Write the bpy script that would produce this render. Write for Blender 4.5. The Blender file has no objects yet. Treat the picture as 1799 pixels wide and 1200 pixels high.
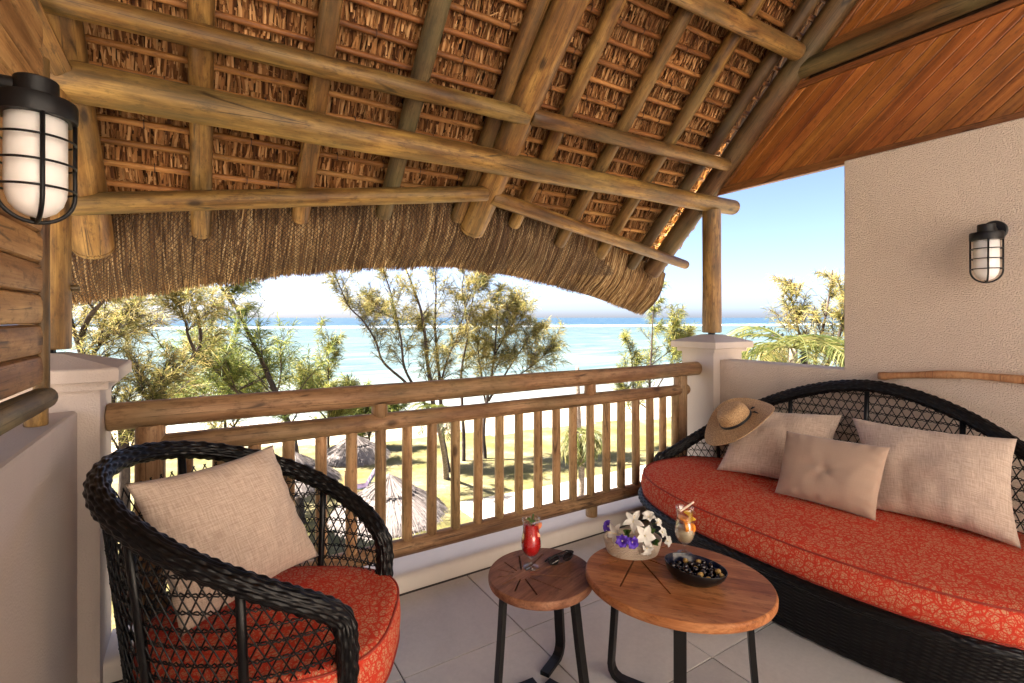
import bpy, bmesh, math, random
import numpy as np
from mathutils import Matrix, Vector, noise as mnoise

S = bpy.context.scene
COL = S.collection
RND = random.Random(7)
NPR = np.random.default_rng(11)
PI = math.pi
Z3 = Vector((0, 0, 1))

# ------------------------------------------------------------------ camera
YAW = math.radians(32.1)
cam_d = bpy.data.cameras.new('camera')
cam_d.sensor_width = 36.0
cam_d.lens = 17.41
cam_d.shift_y = -0.0233
cam_d.clip_start = 0.03
cam_d.clip_end = 60000
cam = bpy.data.objects.new('camera', cam_d)
COL.objects.link(cam)
cam.location = (0, 0, 1.5)
cam.rotation_euler = (PI / 2, 0, -YAW)
S.camera = cam

# ------------------------------------------------------------------ sky, sun, exposure
SUN_EL = math.radians(56)
SUN_TRAVEL = Vector((0.86, -0.51, 0)).normalized()      # horizontal direction in which the sunlight travels
w = bpy.data.worlds.new('World')
S.world = w
w.use_nodes = True
wn = w.node_tree
wn.nodes.clear()
wo = wn.nodes.new('ShaderNodeOutputWorld')
wb = wn.nodes.new('ShaderNodeBackground')
sk = wn.nodes.new('ShaderNodeTexSky')
sk.sky_type = 'NISHITA'
sk.sun_disc = False
sk.sun_elevation = SUN_EL
sk.sun_rotation = math.atan2(-SUN_TRAVEL.x, -SUN_TRAVEL.y)
sk.altitude = 0
sk.air_density = 0.36
sk.dust_density = 1.8
sk.ozone_density = 1.0
wb.inputs['Strength'].default_value = 0.05
wn.links.new(sk.outputs[0], wb.inputs[0])
wn.links.new(wb.outputs[0], wo.inputs[0])
sun_d = bpy.data.lights.new('sun', 'SUN')
sun_d.energy = 5.0
sun_d.angle = math.radians(0.5)
sun_d.color = (1.0, 0.925, 0.83)
sun = bpy.data.objects.new('sun', sun_d)
COL.objects.link(sun)
sun.location = (-20, -10, 30)
sv = Vector((SUN_TRAVEL.x * math.cos(SUN_EL), SUN_TRAVEL.y * math.cos(SUN_EL), -math.sin(SUN_EL)))
sun.rotation_euler = sv.to_track_quat('-Z', 'Y').to_euler()
S.view_settings.view_transform = 'Standard'
S.view_settings.look = 'None'
S.view_settings.exposure = 3.42
S.view_settings.gamma = 1
S.view_settings.use_curve_mapping = False
S.render.engine = 'CYCLES'
S.cycles.max_bounces = 10
S.cycles.diffuse_bounces = 7
S.cycles.glossy_bounces = 4
S.cycles.transmission_bounces = 8
S.cycles.transparent_max_bounces = 12
S.cycles.use_denoising = True
S.cycles.sample_clamp_indirect = 6
S.cycles.caustics_reflective = False
S.cycles.caustics_refractive = False

# ------------------------------------------------------------------ node helpers
def new_mat(name):
    m = bpy.data.materials.new(name)
    m.use_nodes = True
    nt = m.node_tree
    b = nt.nodes['Principled BSDF']
    return m, nt, b


def nd(nt, typ, ins=None, **props):
    n = nt.nodes.new('ShaderNode' + typ)
    for k, v in props.items():
        setattr(n, k, v)
    if ins:
        for k, v in ins.items():
            if hasattr(v, 'is_linked') or isinstance(v, bpy.types.NodeSocket):
                nt.links.new(v, n.inputs[k])
            else:
                n.inputs[k].default_value = v
    return n


def ramp(nt, fac, stops, interp='LINEAR'):
    n = nt.nodes.new('ShaderNodeValToRGB')
    cr = n.color_ramp
    cr.interpolation = interp
    while len(cr.elements) < len(stops):
        cr.elements.new(0.5)
    for e, (p, c) in zip(cr.elements, stops):
        e.position = p
        e.color = (c[0], c[1], c[2], 1) if not isinstance(c, (int, float)) else (c, c, c, 1)
    nt.links.new(fac, n.inputs[0])
    return n.outputs[0]


def mixc(nt, fac, a, b, mode='MIX'):
    n = nt.nodes.new('ShaderNodeMix')
    n.data_type = 'RGBA'
    n.blend_type = mode
    for sock, v in ((n.inputs[0], fac), (n.inputs[6], a), (n.inputs[7], b)):
        if isinstance(v, bpy.types.NodeSocket):
            nt.links.new(v, sock)
        elif isinstance(v, (int, float)):
            sock.default_value = v
        else:
            sock.default_value = (v[0], v[1], v[2], 1)
    return n.outputs[2]


def mth(nt, op, a, b=None, clamp=False):
    n = nt.nodes.new('ShaderNodeMath')
    n.operation = op
    n.use_clamp = clamp
    for i, v in enumerate((a, b)):
        if v is None:
            continue
        if isinstance(v, bpy.types.NodeSocket):
            nt.links.new(v, n.inputs[i])
        else:
            n.inputs[i].default_value = v
    return n.outputs[0]


def coords(nt, scale=(1, 1, 1), rand=True):
    tc = nd(nt, 'TexCoord')
    src = tc.outputs['Object']
    if rand:
        oi = nd(nt, 'ObjectInfo')
        r = mth(nt, 'MULTIPLY', oi.outputs['Random'], 37.0)
        v = nd(nt, 'VectorMath', {0: src}, operation='ADD')
        cx = nd(nt, 'CombineXYZ', {'X': r, 'Y': r, 'Z': r})
        nt.links.new(cx.outputs[0], v.inputs[1])
        src = v.outputs[0]
    mp = nd(nt, 'Mapping', {'Vector': src, 'Scale': scale})
    return mp.outputs[0]


def noise_t(nt, vec, scale, detail=4, rough=0.55, dist=0.0):
    return nd(nt, 'TexNoise', {'Vector': vec, 'Scale': scale, 'Detail': detail, 'Roughness': rough, 'Distortion': dist}).outputs['Fac']


def bump(nt, b, h, strength, dist=0.01):
    n = nd(nt, 'Bump', {'Height': h, 'Strength': strength, 'Distance': dist})
    nt.links.new(n.outputs[0], b.inputs['Normal'])


def wood(name, dark, mid, light, rough=0.6, grain=26, along=0.07, tint=0.25, green=0.0, knots=True, bstr=0.25, axis='Z', spec=0.35):
    m, nt, b = new_mat(name)
    sc = {'Z': (1, 1, along), 'X': (along, 1, 1), 'Y': (1, along, 1)}[axis]
    v = coords(nt, sc)
    warp = noise_t(nt, v, 5.0, 2)
    g1 = noise_t(nt, v, grain, 7, 0.66, 0.22)
    fsc = {'Z': (1, 1, 0.02), 'X': (0.02, 1, 1), 'Y': (1, 0.02, 1)}[axis]
    v2 = coords(nt, fsc)
    g2 = noise_t(nt, v2, 150, 2, 0.6)
    v3 = coords(nt, (1, 1, 1))
    blot = noise_t(nt, v3, 3.2, 3, 0.6)
    f = mth(nt, 'ADD', mth(nt, 'MULTIPLY', g1, 0.7), mth(nt, 'MULTIPLY', warp, 0.3))
    c = ramp(nt, f, [(0.36, dark), (0.49, mid), (0.61, light)])
    sp = noise_t(nt, coords(nt, {'Z': (1, 1, 0.35), 'X': (0.35, 1, 1), 'Y': (1, 0.35, 1)}[axis]), 46, 4, 0.7)
    c = mixc(nt, ramp(nt, sp, [(0.52, 0), (0.66, 0.6)]), c, tuple(x * 0.6 for x in dark))
    c = mixc(nt, mth(nt, 'MULTIPLY', ramp(nt, g2, [(0.35, 1), (0.6, 0)]), 0.38), c, dark)
    c = mixc(nt, ramp(nt, blot, [(0.45, 0), (0.75, 0.55)]), c, dark)
    if green > 0:
        gb = noise_t(nt, v3, 2.1, 3, 0.5)
        c = mixc(nt, mth(nt, 'MULTIPLY', ramp(nt, gb, [(0.42, 0), (0.62, 1)]), green), c, (0.13, 0.135, 0.06))
    if knots:
        vk = coords(nt, {'Z': (1, 1, 0.45), 'X': (0.45, 1, 1), 'Y': (1, 0.45, 1)}[axis])
        k = nd(nt, 'TexVoronoi', {'Vector': vk, 'Scale': 5.5}).outputs['Distance']
        c = mixc(nt, ramp(nt, k, [(0.05, 0.85), (0.12, 0.0)]), c, tuple(x * 0.28 for x in dark))
    if knots:
        csc = {'Z': (1, 1, 0.035), 'X': (0.035, 1, 1), 'Y': (1, 0.035, 1)}[axis]
        vc = coords(nt, csc)
        ck = nd(nt, 'TexVoronoi', {'Vector': vc, 'Scale': 17.0, 'Randomness': 1.0}, feature='DISTANCE_TO_EDGE').outputs['Distance']
        gate = noise_t(nt, coords(nt, (1, 1, 1)), 4.5, 2)
        cf = mth(nt, 'MULTIPLY', ramp(nt, ck, [(0.004, 0.8), (0.022, 0.0)]), ramp(nt, gate, [(0.47, 0), (0.55, 1)]))
        c = mixc(nt, cf, c, tuple(x * 0.25 for x in dark))
    oi = nd(nt, 'ObjectInfo')
    hsv = nd(nt, 'HueSaturation', {'Color': c})
    val = nd(nt, 'MapRange', {'Value': oi.outputs['Random'], 'To Min': 1 - tint, 'To Max': 1 + tint})
    nt.links.new(val.outputs[0], hsv.inputs['Value'])
    h2 = mth(nt, 'FRACT', mth(nt, 'MULTIPLY', oi.outputs['Random'], 17.3))
    hue = nd(nt, 'MapRange', {'Value': h2, 'To Min': 0.495, 'To Max': 0.505})
    nt.links.new(hue.outputs[0], hsv.inputs['Hue'])
    nt.links.new(hsv.outputs[0], b.inputs['Base Color'])
    b.inputs['Roughness'].default_value = rough
    b.inputs['Specular IOR Level'].default_value = spec
    bump(nt, b, mth(nt, 'ADD', g1, mth(nt, 'MULTIPLY', g2, 0.5)), bstr, 0.006)
    return m


def plain(name, col, rough=0.5, metal=0.0, spec=0.5, nscale=0, namt=0.15, bscale=0, bstr=0.2, bdist=0.003):
    m, nt, b = new_mat(name)
    b.inputs['Base Color'].default_value = (*col, 1)
    b.inputs['Roughness'].default_value = rough
    b.inputs['Metallic'].default_value = metal
    b.inputs['Specular IOR Level'].default_value = spec
    if nscale:
        v = coords(nt)
        n = noise_t(nt, v, nscale, 5, 0.6)
        c = mixc(nt, n, tuple(x * (1 - namt) for x in col), tuple(min(1, x * (1 + namt)) for x in col))
        nt.links.new(c, b.inputs['Base Color'])
    if bscale:
        v = coords(nt)
        bump(nt, b, noise_t(nt, v, bscale, 3, 0.6), bstr, bdist)
    return m


M = {}
M['pole'] = wood('peeled_pole_wood', (0.060, 0.025, 0.008), (0.18, 0.088, 0.023), (0.335, 0.19, 0.052), 0.5, green=0.2, along=0.14, grain=20)
M['pole_grey'] = wood('weathered_green_pole_wood', (0.04, 0.026, 0.011), (0.105, 0.068, 0.026), (0.175, 0.122, 0.052), 0.6, green=0.3, along=0.14, grain=20)
M['pole_dark'] = wood('dark_pole_wood', (0.04, 0.018, 0.007), (0.095, 0.045, 0.016), (0.155, 0.083, 0.031), 0.55, green=0.25, along=0.14, grain=20)
M['rail'] = wood('rail_wood', (0.15, 0.072, 0.032), (0.35, 0.198, 0.096), (0.48, 0.30, 0.155), 0.6, green=0.3, along=0.12, grain=20)
M['baluster'] = wood('baluster_wood', (0.18, 0.086, 0.036), (0.39, 0.218, 0.1), (0.52, 0.325, 0.16), 0.6, green=0.3, tint=0.22, along=0.12, grain=20)
M['cedar'] = wood('cedar_board', (0.132, 0.037, 0.008), (0.333, 0.109, 0.022), (0.496, 0.189, 0.043), 0.4, grain=13, along=0.06, knots=False, tint=0.17, bstr=0.1, spec=0.4)
M['cedar_trim'] = wood('cedar_trim', (0.091, 0.031, 0.008), (0.203, 0.073, 0.020), (0.294, 0.119, 0.035), 0.45, grain=30, along=0.04, tint=0.1, bstr=0.12)
M['log_plank'] = wood('log_siding', (0.17, 0.075, 0.025), (0.36, 0.185, 0.07), (0.48, 0.28, 0.115), 0.6, grain=20, along=0.10, tint=0.18, axis='Y')
M['batten'] = wood('batten_wood', (0.13, 0.045, 0.011), (0.29, 0.122, 0.032), (0.42, 0.21, 0.062), 0.55, knots=False, tint=0.2, axis='X')
M['teak'] = wood('teak_top', (0.16, 0.052, 0.018), (0.36, 0.135, 0.048), (0.50, 0.225, 0.09), 0.45, grain=15, along=0.13, knots=False, tint=0.04, axis='X', bstr=0.08, spec=0.22)
M['teak_grey'] = wood('worn_teak_top', (0.12, 0.048, 0.024), (0.27, 0.125, 0.066), (0.40, 0.21, 0.12), 0.5, grain=15, along=0.13, knots=False, tint=0.04, axis='X', bstr=0.08, spec=0.22)
M['drift'] = wood('driftwood', (0.26, 0.11, 0.045), (0.46, 0.23, 0.1), (0.56, 0.32, 0.15), 0.6, tint=0.05)


def strand_mat(name, stops, rough=0.75, spec=0.2, streak=(1, 1, 1), transl=0.0):
    m, nt, b = new_mat(name)
    g = nd(nt, 'NewGeometry')
    r = g.outputs['Random Per Island']
    c = ramp(nt, r, stops)
    v = coords(nt, streak, rand=False)
    n = noise_t(nt, v, 2.6, 4, 0.6)
    c = mixc(nt, ramp(nt, n, [(0.35, 0.45), (0.62, 0)]), c, tuple(x * 0.4 for x in stops[0][1]))
    nt.links.new(c, b.inputs['Base Color'])
    b.inputs['Roughness'].default_value = rough
    b.inputs['Specular IOR Level'].default_value = spec
    if transl:
        tr = nd(nt, 'BsdfTranslucent', {'Color': c})
        mx = nd(nt, 'MixShader', {0: transl})
        nt.links.new(b.outputs[0], mx.inputs[1])
        nt.links.new(tr.outputs[0], mx.inputs[2])
        nt.links.new(mx.outputs[0], nt.nodes['Material Output'].inputs[0])
    return m


M['thatch'] = strand_mat('thatch_straw', [(0, (0.05, 0.015, 0.004)), (0.25, (0.16, 0.06, 0.017)), (0.65, (0.39, 0.18, 0.06)), (1, (0.66, 0.38, 0.165))])
M['fringe'] = strand_mat('thatch_end_straw', [(0, (0.05, 0.022, 0.009)), (0.35, (0.17, 0.088, 0.037)), (0.75, (0.36, 0.23, 0.105)), (1, (0.62, 0.46, 0.25))])
M['thatch_back'] = plain('thatch_core', (0.035, 0.014, 0.005), 0.9, nscale=12, namt=0.5)
M['net'] = plain('net_cord', (0.045, 0.026, 0.014), 0.7)
M['tie'] = plain('tie_cord', (0.06, 0.022, 0.01), 0.7)


def stucco(name, col, str_=0.55):
    m, nt, b = new_mat(name)
    v = coords(nt, rand=False)
    n = nd(nt, 'TexVoronoi', {'Vector': v, 'Scale': 150.0, 'Smoothness': 0.6}, feature='SMOOTH_F1').outputs['Distance']
    n2 = noise_t(nt, v, 330, 2, 0.5)
    big = noise_t(nt, v, 1.7, 4, 0.6)
    c = mixc(nt, big, tuple(x * 0.93 for x in col), tuple(x * 1.05 for x in col))
    stv = nd(nt, 'Mapping', {'Vector': v, 'Scale': (5, 5, 0.7)}).outputs[0]
    c = mixc(nt, ramp(nt, noise_t(nt, stv, 1.3, 5, 0.65), [(0.5, 0), (0.72, 0.10)]), c, tuple(x * 0.5 for x in col))
    nt.links.new(c, b.inputs['Base Color'])
    b.inputs['Roughness'].default_value = 0.85
    b.inputs['Specular IOR Level'].default_value = 0.2
    h = mth(nt, 'ADD', ramp(nt, n, [(0.1, 1), (0.62, 0)]), mth(nt, 'MULTIPLY', n2, 0.7))
    bump(nt, b, h, str_ * 0.8, 0.008)
    return m


M['stucco'] = stucco('beige_stucco', (0.68, 0.555, 0.455), 1.0)
M['stucco_smooth'] = stucco('pale_render', (0.47, 0.40, 0.355), 0.2)
M['bounce'] = stucco('bounce_white', (0.74, 0.68, 0.60), 0.2)  # for the unseen wall added to bounce sun inside
M['kerb'] = stucco('kerb_paint', (0.62, 0.57, 0.52), 0.06)


def tile_mat():
    m, nt, b = new_mat('floor_tile')
    v = coords(nt)
    n = noise_t(nt, v, 2.2, 6, 0.62, 0.5)
    n2 = noise_t(nt, v, 60, 3, 0.6)
    c = ramp(nt, n, [(0.3, (0.45, 0.435, 0.425)), (0.55, (0.545, 0.525, 0.51)), (0.75, (0.60, 0.575, 0.55))])
    oi = nd(nt, 'ObjectInfo')
    hs = nd(nt, 'HueSaturation', {'Color': c})
    nt.links.new(nd(nt, 'MapRange', {'Value': oi.outputs['Random'], 'To Min': 0.9, 'To Max': 1.08}).outputs[0], hs.inputs['Value'])
    c = hs.outputs[0]
    c = mixc(nt, 0.12, c, ramp(nt, n2, [(0.3, (0.12, 0.11, 0.1)), (0.7, (0.5, 0.47, 0.43))]))
    nt.links.new(c, b.inputs['Base Color'])
    nt.links.new(ramp(nt, n, [(0.3, 0.36), (0.7, 0.5)]), b.inputs['Roughness'])
    b.inputs['Specular IOR Level'].default_value = 0.4
    bump(nt, b, n2, 0.05, 0.002)
    return m


M['tile'] = tile_mat()
M['grout'] = plain('grout', (0.05, 0.045, 0.042), 0.9)
M['black_metal'] = plain('black_powder_coat', (0.006, 0.0055, 0.006), 0.45, spec=0.3, bscale=300, bstr=0.05)
M['wicker'] = plain('black_wicker', (0.003, 0.0026, 0.003), 0.38, spec=0.3)
M['white_glass'] = None


def frosted():
    m, nt, b = new_mat('frosted_glass')
    b.inputs['Base Color'].default_value = (0.88, 0.85, 0.82, 1)
    b.inputs['Roughness'].default_value = 0.35
    b.inputs['Subsurface Weight'].default_value = 0.35
    b.inputs['Subsurface Radius'].default_value = (0.04, 0.04, 0.04)
    b.inputs['Subsurface Scale'].default_value = 0.6
    return m


M['white_glass'] = frosted()


def red_fabric():
    m, nt, b = new_mat('red_lace_fabric')
    v = coords(nt, rand=False)
    wz = nd(nt, 'TexNoise', {'Vector': v, 'Scale': 9.0, 'Detail': 2.0})
    vd = nd(nt, 'VectorMath', {0: v}, operation='ADD')
    wv = nd(nt, 'VectorMath', {0: wz.outputs['Color']}, operation='SCALE')
    wv.inputs['Scale'].default_value = 0.03
    nt.links.new(wv.outputs[0], vd.inputs[1])
    e1 = nd(nt, 'TexVoronoi', {'Vector': vd.outputs[0], 'Scale': 90.0}, feature='DISTANCE_TO_EDGE').outputs['Distance']
    e2 = nd(nt, 'TexVoronoi', {'Vector': vd.outputs[0], 'Scale': 31.0}, feature='DISTANCE_TO_EDGE').outputs['Distance']
    f1 = nd(nt, 'TexVoronoi', {'Vector': vd.outputs[0], 'Scale': 11.0}).outputs['Distance']
    rings = mth(nt, 'SINE', mth(nt, 'MULTIPLY', f1, 34.0))
    lace1 = ramp(nt, e1, [(0.05, 1), (0.13, 0)])
    lace2 = ramp(nt, e2, [(0.05, 1), (0.11, 0)])
    lace3 = ramp(nt, rings, [(0.35, 0), (0.65, 1)])
    z = noise_t(nt, v, 14, 3, 0.6)
    z = ramp(nt, z, [(0.36, 0), (0.58, 1)])
    full = mth(nt, 'MAXIMUM', mth(nt, 'MAXIMUM', lace1, lace2), mth(nt, 'MULTIPLY', lace3, z))
    red = mixc(nt, noise_t(nt, v, 160, 2), (0.43, 0.030, 0.016), (0.66, 0.068, 0.036))
    cream = mixc(nt, noise_t(nt, v, 260, 2), (0.46, 0.19, 0.105), (0.64, 0.33, 0.19))
    c = mixc(nt, full, cream, red)
    nt.links.new(c, b.inputs['Base Color'])
    b.inputs['Roughness'].default_value = 0.8
    b.inputs['Specular IOR Level'].default_value = 0.08
    bump(nt, b, mth(nt, 'ADD', full, mth(nt, 'MULTIPLY', noise_t(nt, v, 420, 2), 0.6)), 0.25, 0.002)
    return m


M['red'] = red_fabric()
M['piping'] = plain('red_piping', (0.30, 0.03, 0.016), 0.75, bscale=300)


def linen(name, c0, c1, c2, weave=True):
    m, nt, b = new_mat(name)
    tc = nd(nt, 'TexCoord')
    uv = tc.outputs['UV']
    va = nd(nt, 'Mapping', {'Vector': uv, 'Scale': (5, 75, 1)}).outputs[0]
    vb = nd(nt, 'Mapping', {'Vector': uv, 'Scale': (75, 5, 1)}).outputs[0]
    a = noise_t(nt, va, 1.6, 3, 0.6)
    bb = noise_t(nt, vb, 1.6, 3, 0.6)
    f = mth(nt, 'ADD', mth(nt, 'MULTIPLY', a, 0.5), mth(nt, 'MULTIPLY', bb, 0.5))
    if weave:
        c = ramp(nt, f, [(0.38, c0), (0.5, c1), (0.6, c2)])
    else:
        c = mixc(nt, f, c0, c2)
    nt.links.new(c, b.inputs['Base Color'])
    b.inputs['Roughness'].default_value = 0.9
    b.inputs['Specular IOR Level'].default_value = 0.15
    b.inputs['Sheen Weight'].default_value = 0.2
    w2 = nd(nt, 'TexNoise', {'Vector': uv, 'Scale': 170.0, 'Detail': 1.0}).outputs['Fac']
    bump(nt, b, mth(nt, 'ADD', f, w2), 0.5 if weave else 0.12, 0.003)
    return m


M['linen'] = linen('beige_linen', (0.42, 0.315, 0.25), (0.53, 0.415, 0.335), (0.63, 0.51, 0.42))
M['satin'] = linen('taupe_cotton', (0.36, 0.255, 0.195), (0.42, 0.30, 0.23), (0.46, 0.34, 0.26), weave=False)


def straw_mat():
    m, nt, b = new_mat('woven_straw')
    tc = nd(nt, 'TexCoord')
    g = nd(nt, 'TexNoise', {'Vector': tc.outputs['Object'], 'Scale': 160.0, 'Detail': 2.0}).outputs['Fac']
    c = ramp(nt, g, [(0.35, (0.30, 0.17, 0.075)), (0.55, (0.52, 0.33, 0.165)), (0.7, (0.66, 0.45, 0.25))])
    nt.links.new(c, b.inputs['Base Color'])
    b.inputs['Roughness'].default_value = 0.7
    bump(nt, b, g, 0.4, 0.002)
    return m


M['straw'] = straw_mat()
M['black_ribbon'] = plain('black_ribbon', (0.01, 0.009, 0.01), 0.6)
M['leaf'] = plain('green_leaf', (0.055, 0.11, 0.02), 0.4, nscale=30, namt=0.4)
M['petal_white'] = plain('white_petal', (0.66, 0.65, 0.61), 0.55, spec=0.2)
M['petal_purple'] = plain('purple_petal', (0.09, 0.03, 0.42), 0.5, nscale=60, namt=0.5)
M['stamen'] = plain('cream_stamen', (0.75, 0.66, 0.45), 0.6)
M['basket'] = plain('white_rattan', (0.52, 0.43, 0.34), 0.6, nscale=40, namt=0.2)
M['ceramic'] = plain('dark_blue_glaze', (0.006, 0.008, 0.024), 0.15, spec=0.4)
M['ceramic_black'] = plain('matt_black_glaze', (0.005, 0.005, 0.006), 0.38, spec=0.35)
M['olive_black'] = plain('black_olive', (0.013, 0.008, 0.009), 0.16, spec=0.6)
M['olive_tan'] = plain('tan_olive', (0.38, 0.24, 0.07), 0.2, spec=0.6, nscale=120, namt=0.35)


def glass_mat():
    m, nt, b = new_mat('clear_glass')
    b.inputs['Base Color'].default_value = (1, 1, 1, 1)
    b.inputs['Roughness'].default_value = 0.0
    b.inputs['Transmission Weight'].default_value = 1.0
    b.inputs['IOR'].default_value = 1.3
    tr = nd(nt, 'BsdfTransparent')
    gl = nd(nt, 'BsdfGlossy', {'Roughness': 0.02})
    lw = nd(nt, 'LayerWeight', {'Blend': 0.28})
    f = mth(nt, 'ADD', mth(nt, 'MULTIPLY', lw.outputs['Facing'], 0.55), 0.06, True)
    mx = nd(nt, 'MixShader', {0: f})
    nt.links.new(tr.outputs[0], mx.inputs[1])
    nt.links.new(gl.outputs[0], mx.inputs[2])
    nt.links.new(mx.outputs[0], nt.nodes['Material Output'].inputs[0])
    return m


M['glass'] = glass_mat()


def liquid(name, c, trans=0.5):
    m, nt, b = new_mat(name)
    b.inputs['Base Color'].default_value = (*c, 1)
    b.inputs['Roughness'].default_value = 0.04
    b.inputs['Transmission Weight'].default_value = trans
    b.inputs['IOR'].default_value = 1.33
    return m


M['liquid_red'] = liquid('red_cocktail', (0.78, 0.012, 0.018), 0.35)
M['liquid_cream'] = liquid('milky_cocktail', (0.72, 0.62, 0.42), 0.25)
M['fruit_orange'] = plain('orange_slice', (0.85, 0.27, 0.02), 0.35, nscale=60, namt=0.3)
M['fruit_yellow'] = plain('yellow_slice', (0.85, 0.55, 0.04), 0.35)
M['fruit_peach'] = plain('peach_slice', (0.75, 0.25, 0.12), 0.35, nscale=40, namt=0.4)
M['straw_pale'] = plain('paper_straw', (0.78, 0.62, 0.5), 0.5)
M['lens'] = plain('dark_lens', (0.01, 0.009, 0.012), 0.05, spec=0.8)

# ------------------------------------------------------------------ object helpers
WM = {}


def link(o, parent=None, Mw=None):
    """link o, standing at world matrix Mw, under parent (a plain child transform)."""
    Mw = Mw if Mw is not None else Matrix.Identity(4)
    COL.objects.link(o)
    WM[o] = Mw.copy()
    if parent is not None:
        o.parent = parent
        o.matrix_basis = WM[parent].inverted() @ Mw
    else:
        o.matrix_basis = Mw
    return o


def tag(o, label=None, cat=None, group=None, kind=None):
    if label:
        o['label'] = label
    if cat:
        o['category'] = cat
    if group:
        o['group'] = group
    if kind:
        o['kind'] = kind
    return o


def thing(name, label, cat, loc, group=None, rotz=0.0):
    o = bpy.data.objects.new(name, None)
    o.empty_display_size = 0.1
    link(o, None, Matrix.Translation(Vector(loc)) @ Matrix.Rotation(rotz, 4, 'Z'))
    return tag(o, label, cat, group)


class MB:
    def __init__(self):
        self.v = []
        self.f = []
        self.uv = None

    def add(self, vs, fs):
        k = len(self.v)
        self.v.extend([tuple(p) for p in vs])
        self.f.extend([tuple(i + k for i in f) for f in fs])

    def box(self, x0, x1, y0, y1, z0, z1):
        self.add([(x0, y0, z0), (x1, y0, z0), (x1, y1, z0), (x0, y1, z0), (x0, y0, z1), (x1, y0, z1), (x1, y1, z1), (x0, y1, z1)],
                 [(0, 3, 2, 1), (4, 5, 6, 7), (0, 1, 5, 4), (1, 2, 6, 5), (2, 3, 7, 6), (3, 0, 4, 7)])

    def prism(self, pts, h0, h1, axis='Z'):
        n = len(pts)

        def P(a, b, h):
            return (a, b, h) if axis == 'Z' else ((h, a, b) if axis == 'X' else (a, h, b))
        vs = [P(a, b, h0) for a, b in pts] + [P(a, b, h1) for a, b in pts]
        self.add(vs, [tuple(range(n))[::-1], tuple(range(n, 2 * n))] + [(i, (i + 1) % n, n + (i + 1) % n, n + i) for i in range(n)])

    def rings(self, rs, closed_u=True, cap0=True, cap1=True):
        n = len(rs[0])
        k = len(self.v)
        for r in rs:
            self.v.extend([tuple(p) for p in r])
        m = n if closed_u else n - 1
        for i in range(len(rs) - 1):
            for j in range(m):
                a = k + i * n + j
                b_ = k + i * n + (j + 1) % n
                self.f.append((a, b_, b_ + n, a + n))
        if cap0:
            self.f.append(tuple(k + j for j in range(n))[::-1])
        if cap1:
            self.f.append(tuple(k + (len(rs) - 1) * n + j for j in range(n)))

    def tube(self, path, r, sides=6, cap=True, closed=False):
        P = [Vector(p) for p in path]
        n = len(P)
        rs = r if hasattr(r, '__len__') else [r] * n
        t0 = (P[1] - P[0]).normalized()
        up = Vector((0, 0, 1)) if abs(t0.z) < 0.9 else Vector((1, 0, 0))
        nrm = (up - t0 * up.dot(t0)).normalized()
        out = []
        for i in range(n):
            if closed:
                t = (P[(i + 1) % n] - P[i - 1]).normalized()
            else:
                t = (P[min(i + 1, n - 1)] - P[max(i - 1, 0)])
                t = t.normalized() if t.length > 1e-9 else t0
            nrm = nrm - t * nrm.dot(t)
            nrm = nrm.normalized() if nrm.length > 1e-6 else t.orthogonal().normalized()
            bi = t.cross(nrm)
            out.append([P[i] + (nrm * math.cos(2 * PI * k / sides) + bi * math.sin(2 * PI * k / sides)) * rs[i] for k in range(sides)])
        if closed:
            out.append(out[0])
        self.rings(out, True, cap and not closed, cap and not closed)

    def lathe(self, prof, sides=24, c=(0, 0, 0), sx=1.0, sy=1.0, cap0=True, cap1=True):
        self.rings([[(c[0] + sx * r * math.cos(2 * PI * k / sides), c[1] + sy * r * math.sin(2 * PI * k / sides), c[2] + z) for k in range(sides)] for r, z in prof], True, cap0, cap1)

    def build(self, name, mat, parent=None, Mw=None, smooth=False, auto=None, kind=None, label=None):
        me = bpy.data.meshes.new(name)
        me.from_pydata(self.v, [], self.f)
        me.materials.append(M[mat] if isinstance(mat, str) else mat)
        if smooth:
            me.polygons.foreach_set('use_smooth', [True] * len(me.polygons))
        if auto is not None:
            me.polygons.foreach_set('use_smooth', [True] * len(me.polygons))
            me.set_sharp_from_angle(angle=math.radians(auto))
        me.update()
        o = bpy.data.objects.new(name, me)
        link(o, parent, Mw)
        if kind:
            o['kind'] = kind
        if label:
            o['label'] = label
        return o


def np_mesh(name, V, Fq, mat, parent=None, Mw=None, smooth=False, kind=None):
    """V (n,3) array, Fq (m,k) array of k-gons"""
    me = bpy.data.meshes.new(name)
    V = np.ascontiguousarray(V, dtype=np.float32)
    Fq = np.ascontiguousarray(Fq, dtype=np.int32)
    k = Fq.shape[1]
    me.vertices.add(len(V))
    me.vertices.foreach_set('co', V.ravel())
    me.loops.add(Fq.size)
    me.loops.foreach_set('vertex_index', Fq.ravel())
    me.polygons.add(len(Fq))
    me.polygons.foreach_set('loop_start', np.arange(0, Fq.size, k, dtype=np.int32))
    me.polygons.foreach_set('loop_total', np.full(len(Fq), k, dtype=np.int32))
    if smooth:
        me.polygons.foreach_set('use_smooth', np.ones(len(Fq), dtype=bool))
    me.materials.append(M[mat] if isinstance(mat, str) else mat)
    me.update(calc_edges=True)
    o = bpy.data.objects.new(name, me)
    link(o, parent, Mw)
    if kind:
        o['kind'] = kind
    return o


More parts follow.
